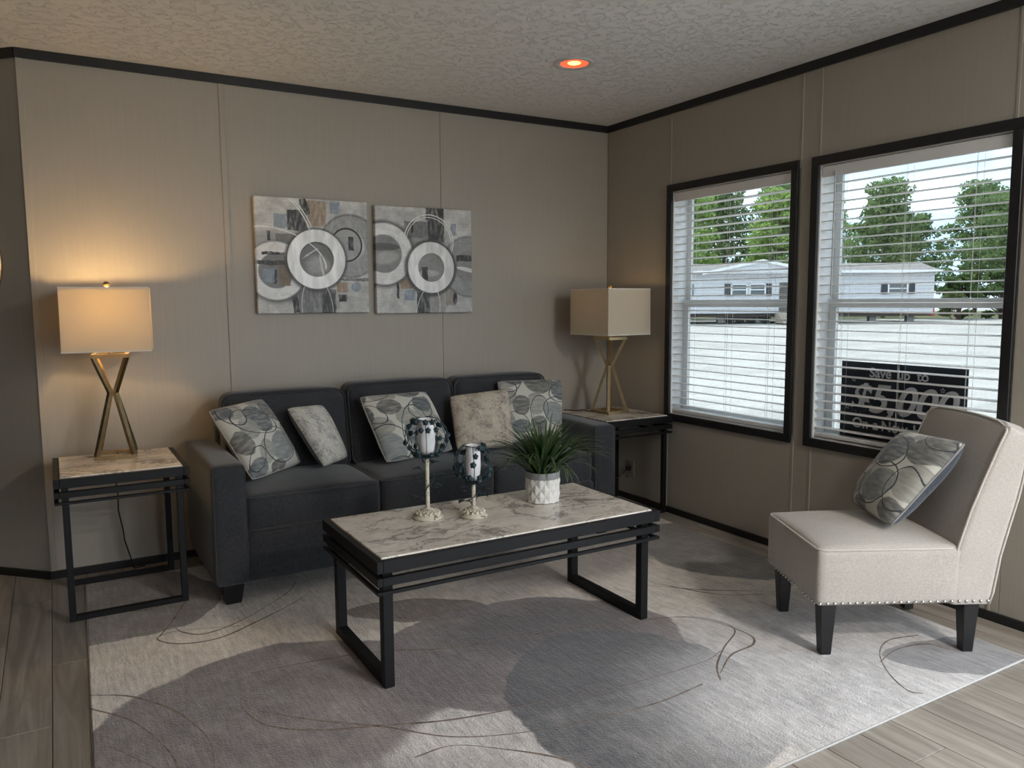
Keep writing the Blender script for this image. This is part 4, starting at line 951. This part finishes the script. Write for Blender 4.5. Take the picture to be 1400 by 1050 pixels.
for x in (1000, 1014, 1028, 1048):
    MB().lathe([(.02, -.11), (.30, -.11), (.36, -.07), (.36, .07), (.30, .11), (.02, .11)], 20).build('wheel', plain('tyre', (.02, .02, .02), .8), home, True)
    w = C.objects[-1]; w.rotation_euler = (R(90), 0, 0); w.location = (PU(x), .45, .37)
MB().box(u0, u1, .2, 4.3, zb-.22, zb).build('chassis', plain('rusty_chassis', (.07, .055, .05), .8), home)
rbox('utility_box', PU(1274), PU(1281), .4, .8, .35, 1.35, plain('red_box', (.5, .03, .03), .5), home, .02, 1)
# trees behind the home
def foliage_mat(name, a, b):
    t = NT(name); o = t.obj(); n = t.noise(o, 1.1, 3).outputs['Fac']; c = t.mix(t.mr(n, .35, .65), (*a, 1), (*b, 1)); d = t.n('BsdfDiffuse', Color=c); tr = t.n('BsdfTranslucent', Color=c); mx = t.n('MixShader', i0=.4)
    t.t.links.new(d.outputs[0], mx.inputs[1]); t.t.links.new(tr.outputs[0], mx.inputs[2]); t.t.links.new(mx.outputs[0], t.out.inputs[0]); return t.m
F_P = foliage_mat('pine_foliage', (.13, .19, .08), (.25, .33, .15)); F_L = foliage_mat('broadleaf_foliage', (.22, .33, .09), (.38, .50, .17)); F_D = foliage_mat('shrub_foliage', (.08, .13, .05), (.16, .22, .09)); M_BARK = plain('tree_bark', (.10, .075, .06), .9, var=.3)
def tree_mesh(seed, h, spread, low, nb, ql, mat):
    g = np.random.default_rng(seed); tk = MB(); tp = [(math.sin(k*1.3+seed)*.12*k/4, math.cos(k*1.7+seed)*.12*k/4, h*.92*k/6) for k in range(7)]; tk.tube(tp, [.17*(1-.12*k) for k in range(7)], 7)
    V, F = [], []
    for i in range(nb):
        zz = low+(1-low)*((i+.5)/nb)**.9; a = i*2.4+g.uniform(-.4, .4); rr = spread*(1-.55*((zz-low)/(1-low))**2)*g.uniform(.45, 1.)
        c = np.array([rr*math.cos(a), rr*math.sin(a), zz*h+g.uniform(-.2, .2)])
        k = min(6, zz*6); tk.tube([(tp[int(k)][0], tp[int(k)][1], zz*h-.9), tuple(c*.55+np.array([0, 0, (zz*h-.9)*.45])), tuple(c)], [.05, .035, .015], 5)
        bs = g.uniform(.55, 1.0)*spread*.42; m = ql
        P = g.normal(0, 1, (m, 3)); P /= np.linalg.norm(P, axis=1)[:, None]; P *= (g.uniform(.2, 1, (m, 1))**.5)*bs; P[:, 2] *= .55; P += c
        A = g.normal(0, 1, (m, 3)); A /= np.linalg.norm(A, axis=1)[:, None]; B_ = np.cross(A, g.normal(0, 1, (m, 3))); B_ /= np.linalg.norm(B_, axis=1)[:, None]
        s = g.uniform(.10, .21, (m, 1))
        for p, q, w_ in zip(P, A*s, B_*s*.55):
            n0 = len(V); V += [tuple(p-q), tuple(p+w_), tuple(p+q), tuple(p-w_)]; F.append((n0, n0+1, n0+2, n0+3))
    fo = bpy.data.meshes.new('foliage'); fo.from_pydata(V, [], F); fo.materials.append(mat)
    t_ = bpy.data.meshes.new('trunk'); t_.from_pydata(tk.v, [], tk.f); t_.materials.append(M_BARK); t_.update()
    return fo, t_
TM = [tree_mesh(11, 10.5, 2.9, .28, 44, 170, F_P), tree_mesh(23, 10., 2.8, .2, 46, 170, F_P), tree_mesh(37, 9.8, 3.0, .18, 48, 210, F_L), tree_mesh(51, 3.0, 1.35, .10, 24, 130, F_D)]
def tree(kind, u, dpt, s, rz, label, nm):
    p = out(u, dpt, GZ1+.014); r = empty(nm, p, rz); r.scale = (s, s, s); tag(r, label, 'tree' if kind < 3 else 'shrub', 'trees behind the mobile home' if kind < 3 else 'shrubs under the trees')
    link('foliage', TM[kind][0], None, r); link('trunk', TM[kind][1], None, r)
tw = [(2, 12, 57, .97), (2, 19.5, 57, .92), (0, 27, 57, .92), (1, 36.8, 57, .90), (0, 17.4, 65, 1.02), (2, 25.4, 65, .98), (1, 33., 65, .82), (1, 40.6, 65, 1.0),
      (1, 17., 73.5, 1.2), (0, 25, 73.5, 1.15), (1, 34.8, 73.5, .98), (0, 43.4, 73.5, 1.12), (2, 4., 58, .95), (0, 45.5, 57, 1.), (2, 51, 65, 1.1)]
tl = ['bright green leafy tree at the left side of the left window', 'bright green leafy tree above the home\'s gable', 'tall tree left of centre in the right window', 'pine at the right edge of the right window', 'pine between the two leafy trees in the left window', 'leafy tree at the right edge of the left window, farther back', 'short pine filling the dip at the middle of the right window', 'farther pine just left of the window\'s right edge', 'farthest pine at the left edge of the left window', 'farthest pine behind the home\'s gable', 'farthest pine behind the tall tree of the right window', 'farthest pine right of the white home', 'leafy tree hidden past the left window\'s corner side', 'pine past the right edge of the right window', 'leafy tree farthest right in the row']
for i, (k, u, dpt, s) in enumerate(tw): tree(k, u, dpt, s, i*1.7, tl[i], 'pine_tree' if k < 2 else 'leafy_tree')
for i, u in enumerate((29.8, 33.2, 36.4, 40.2, 43.6)):
    tree(3, u, 52.3+(i % 2)*.8, .95+.1*(i % 3), i*2.1, ['low shrub at the right end of the white home', 'low shrub second from the right end of the home', 'low shrub third from the right end of the home', 'low shrub below the rightmost pine in the window', 'low shrub farthest right under the pines'][i], 'shrub')
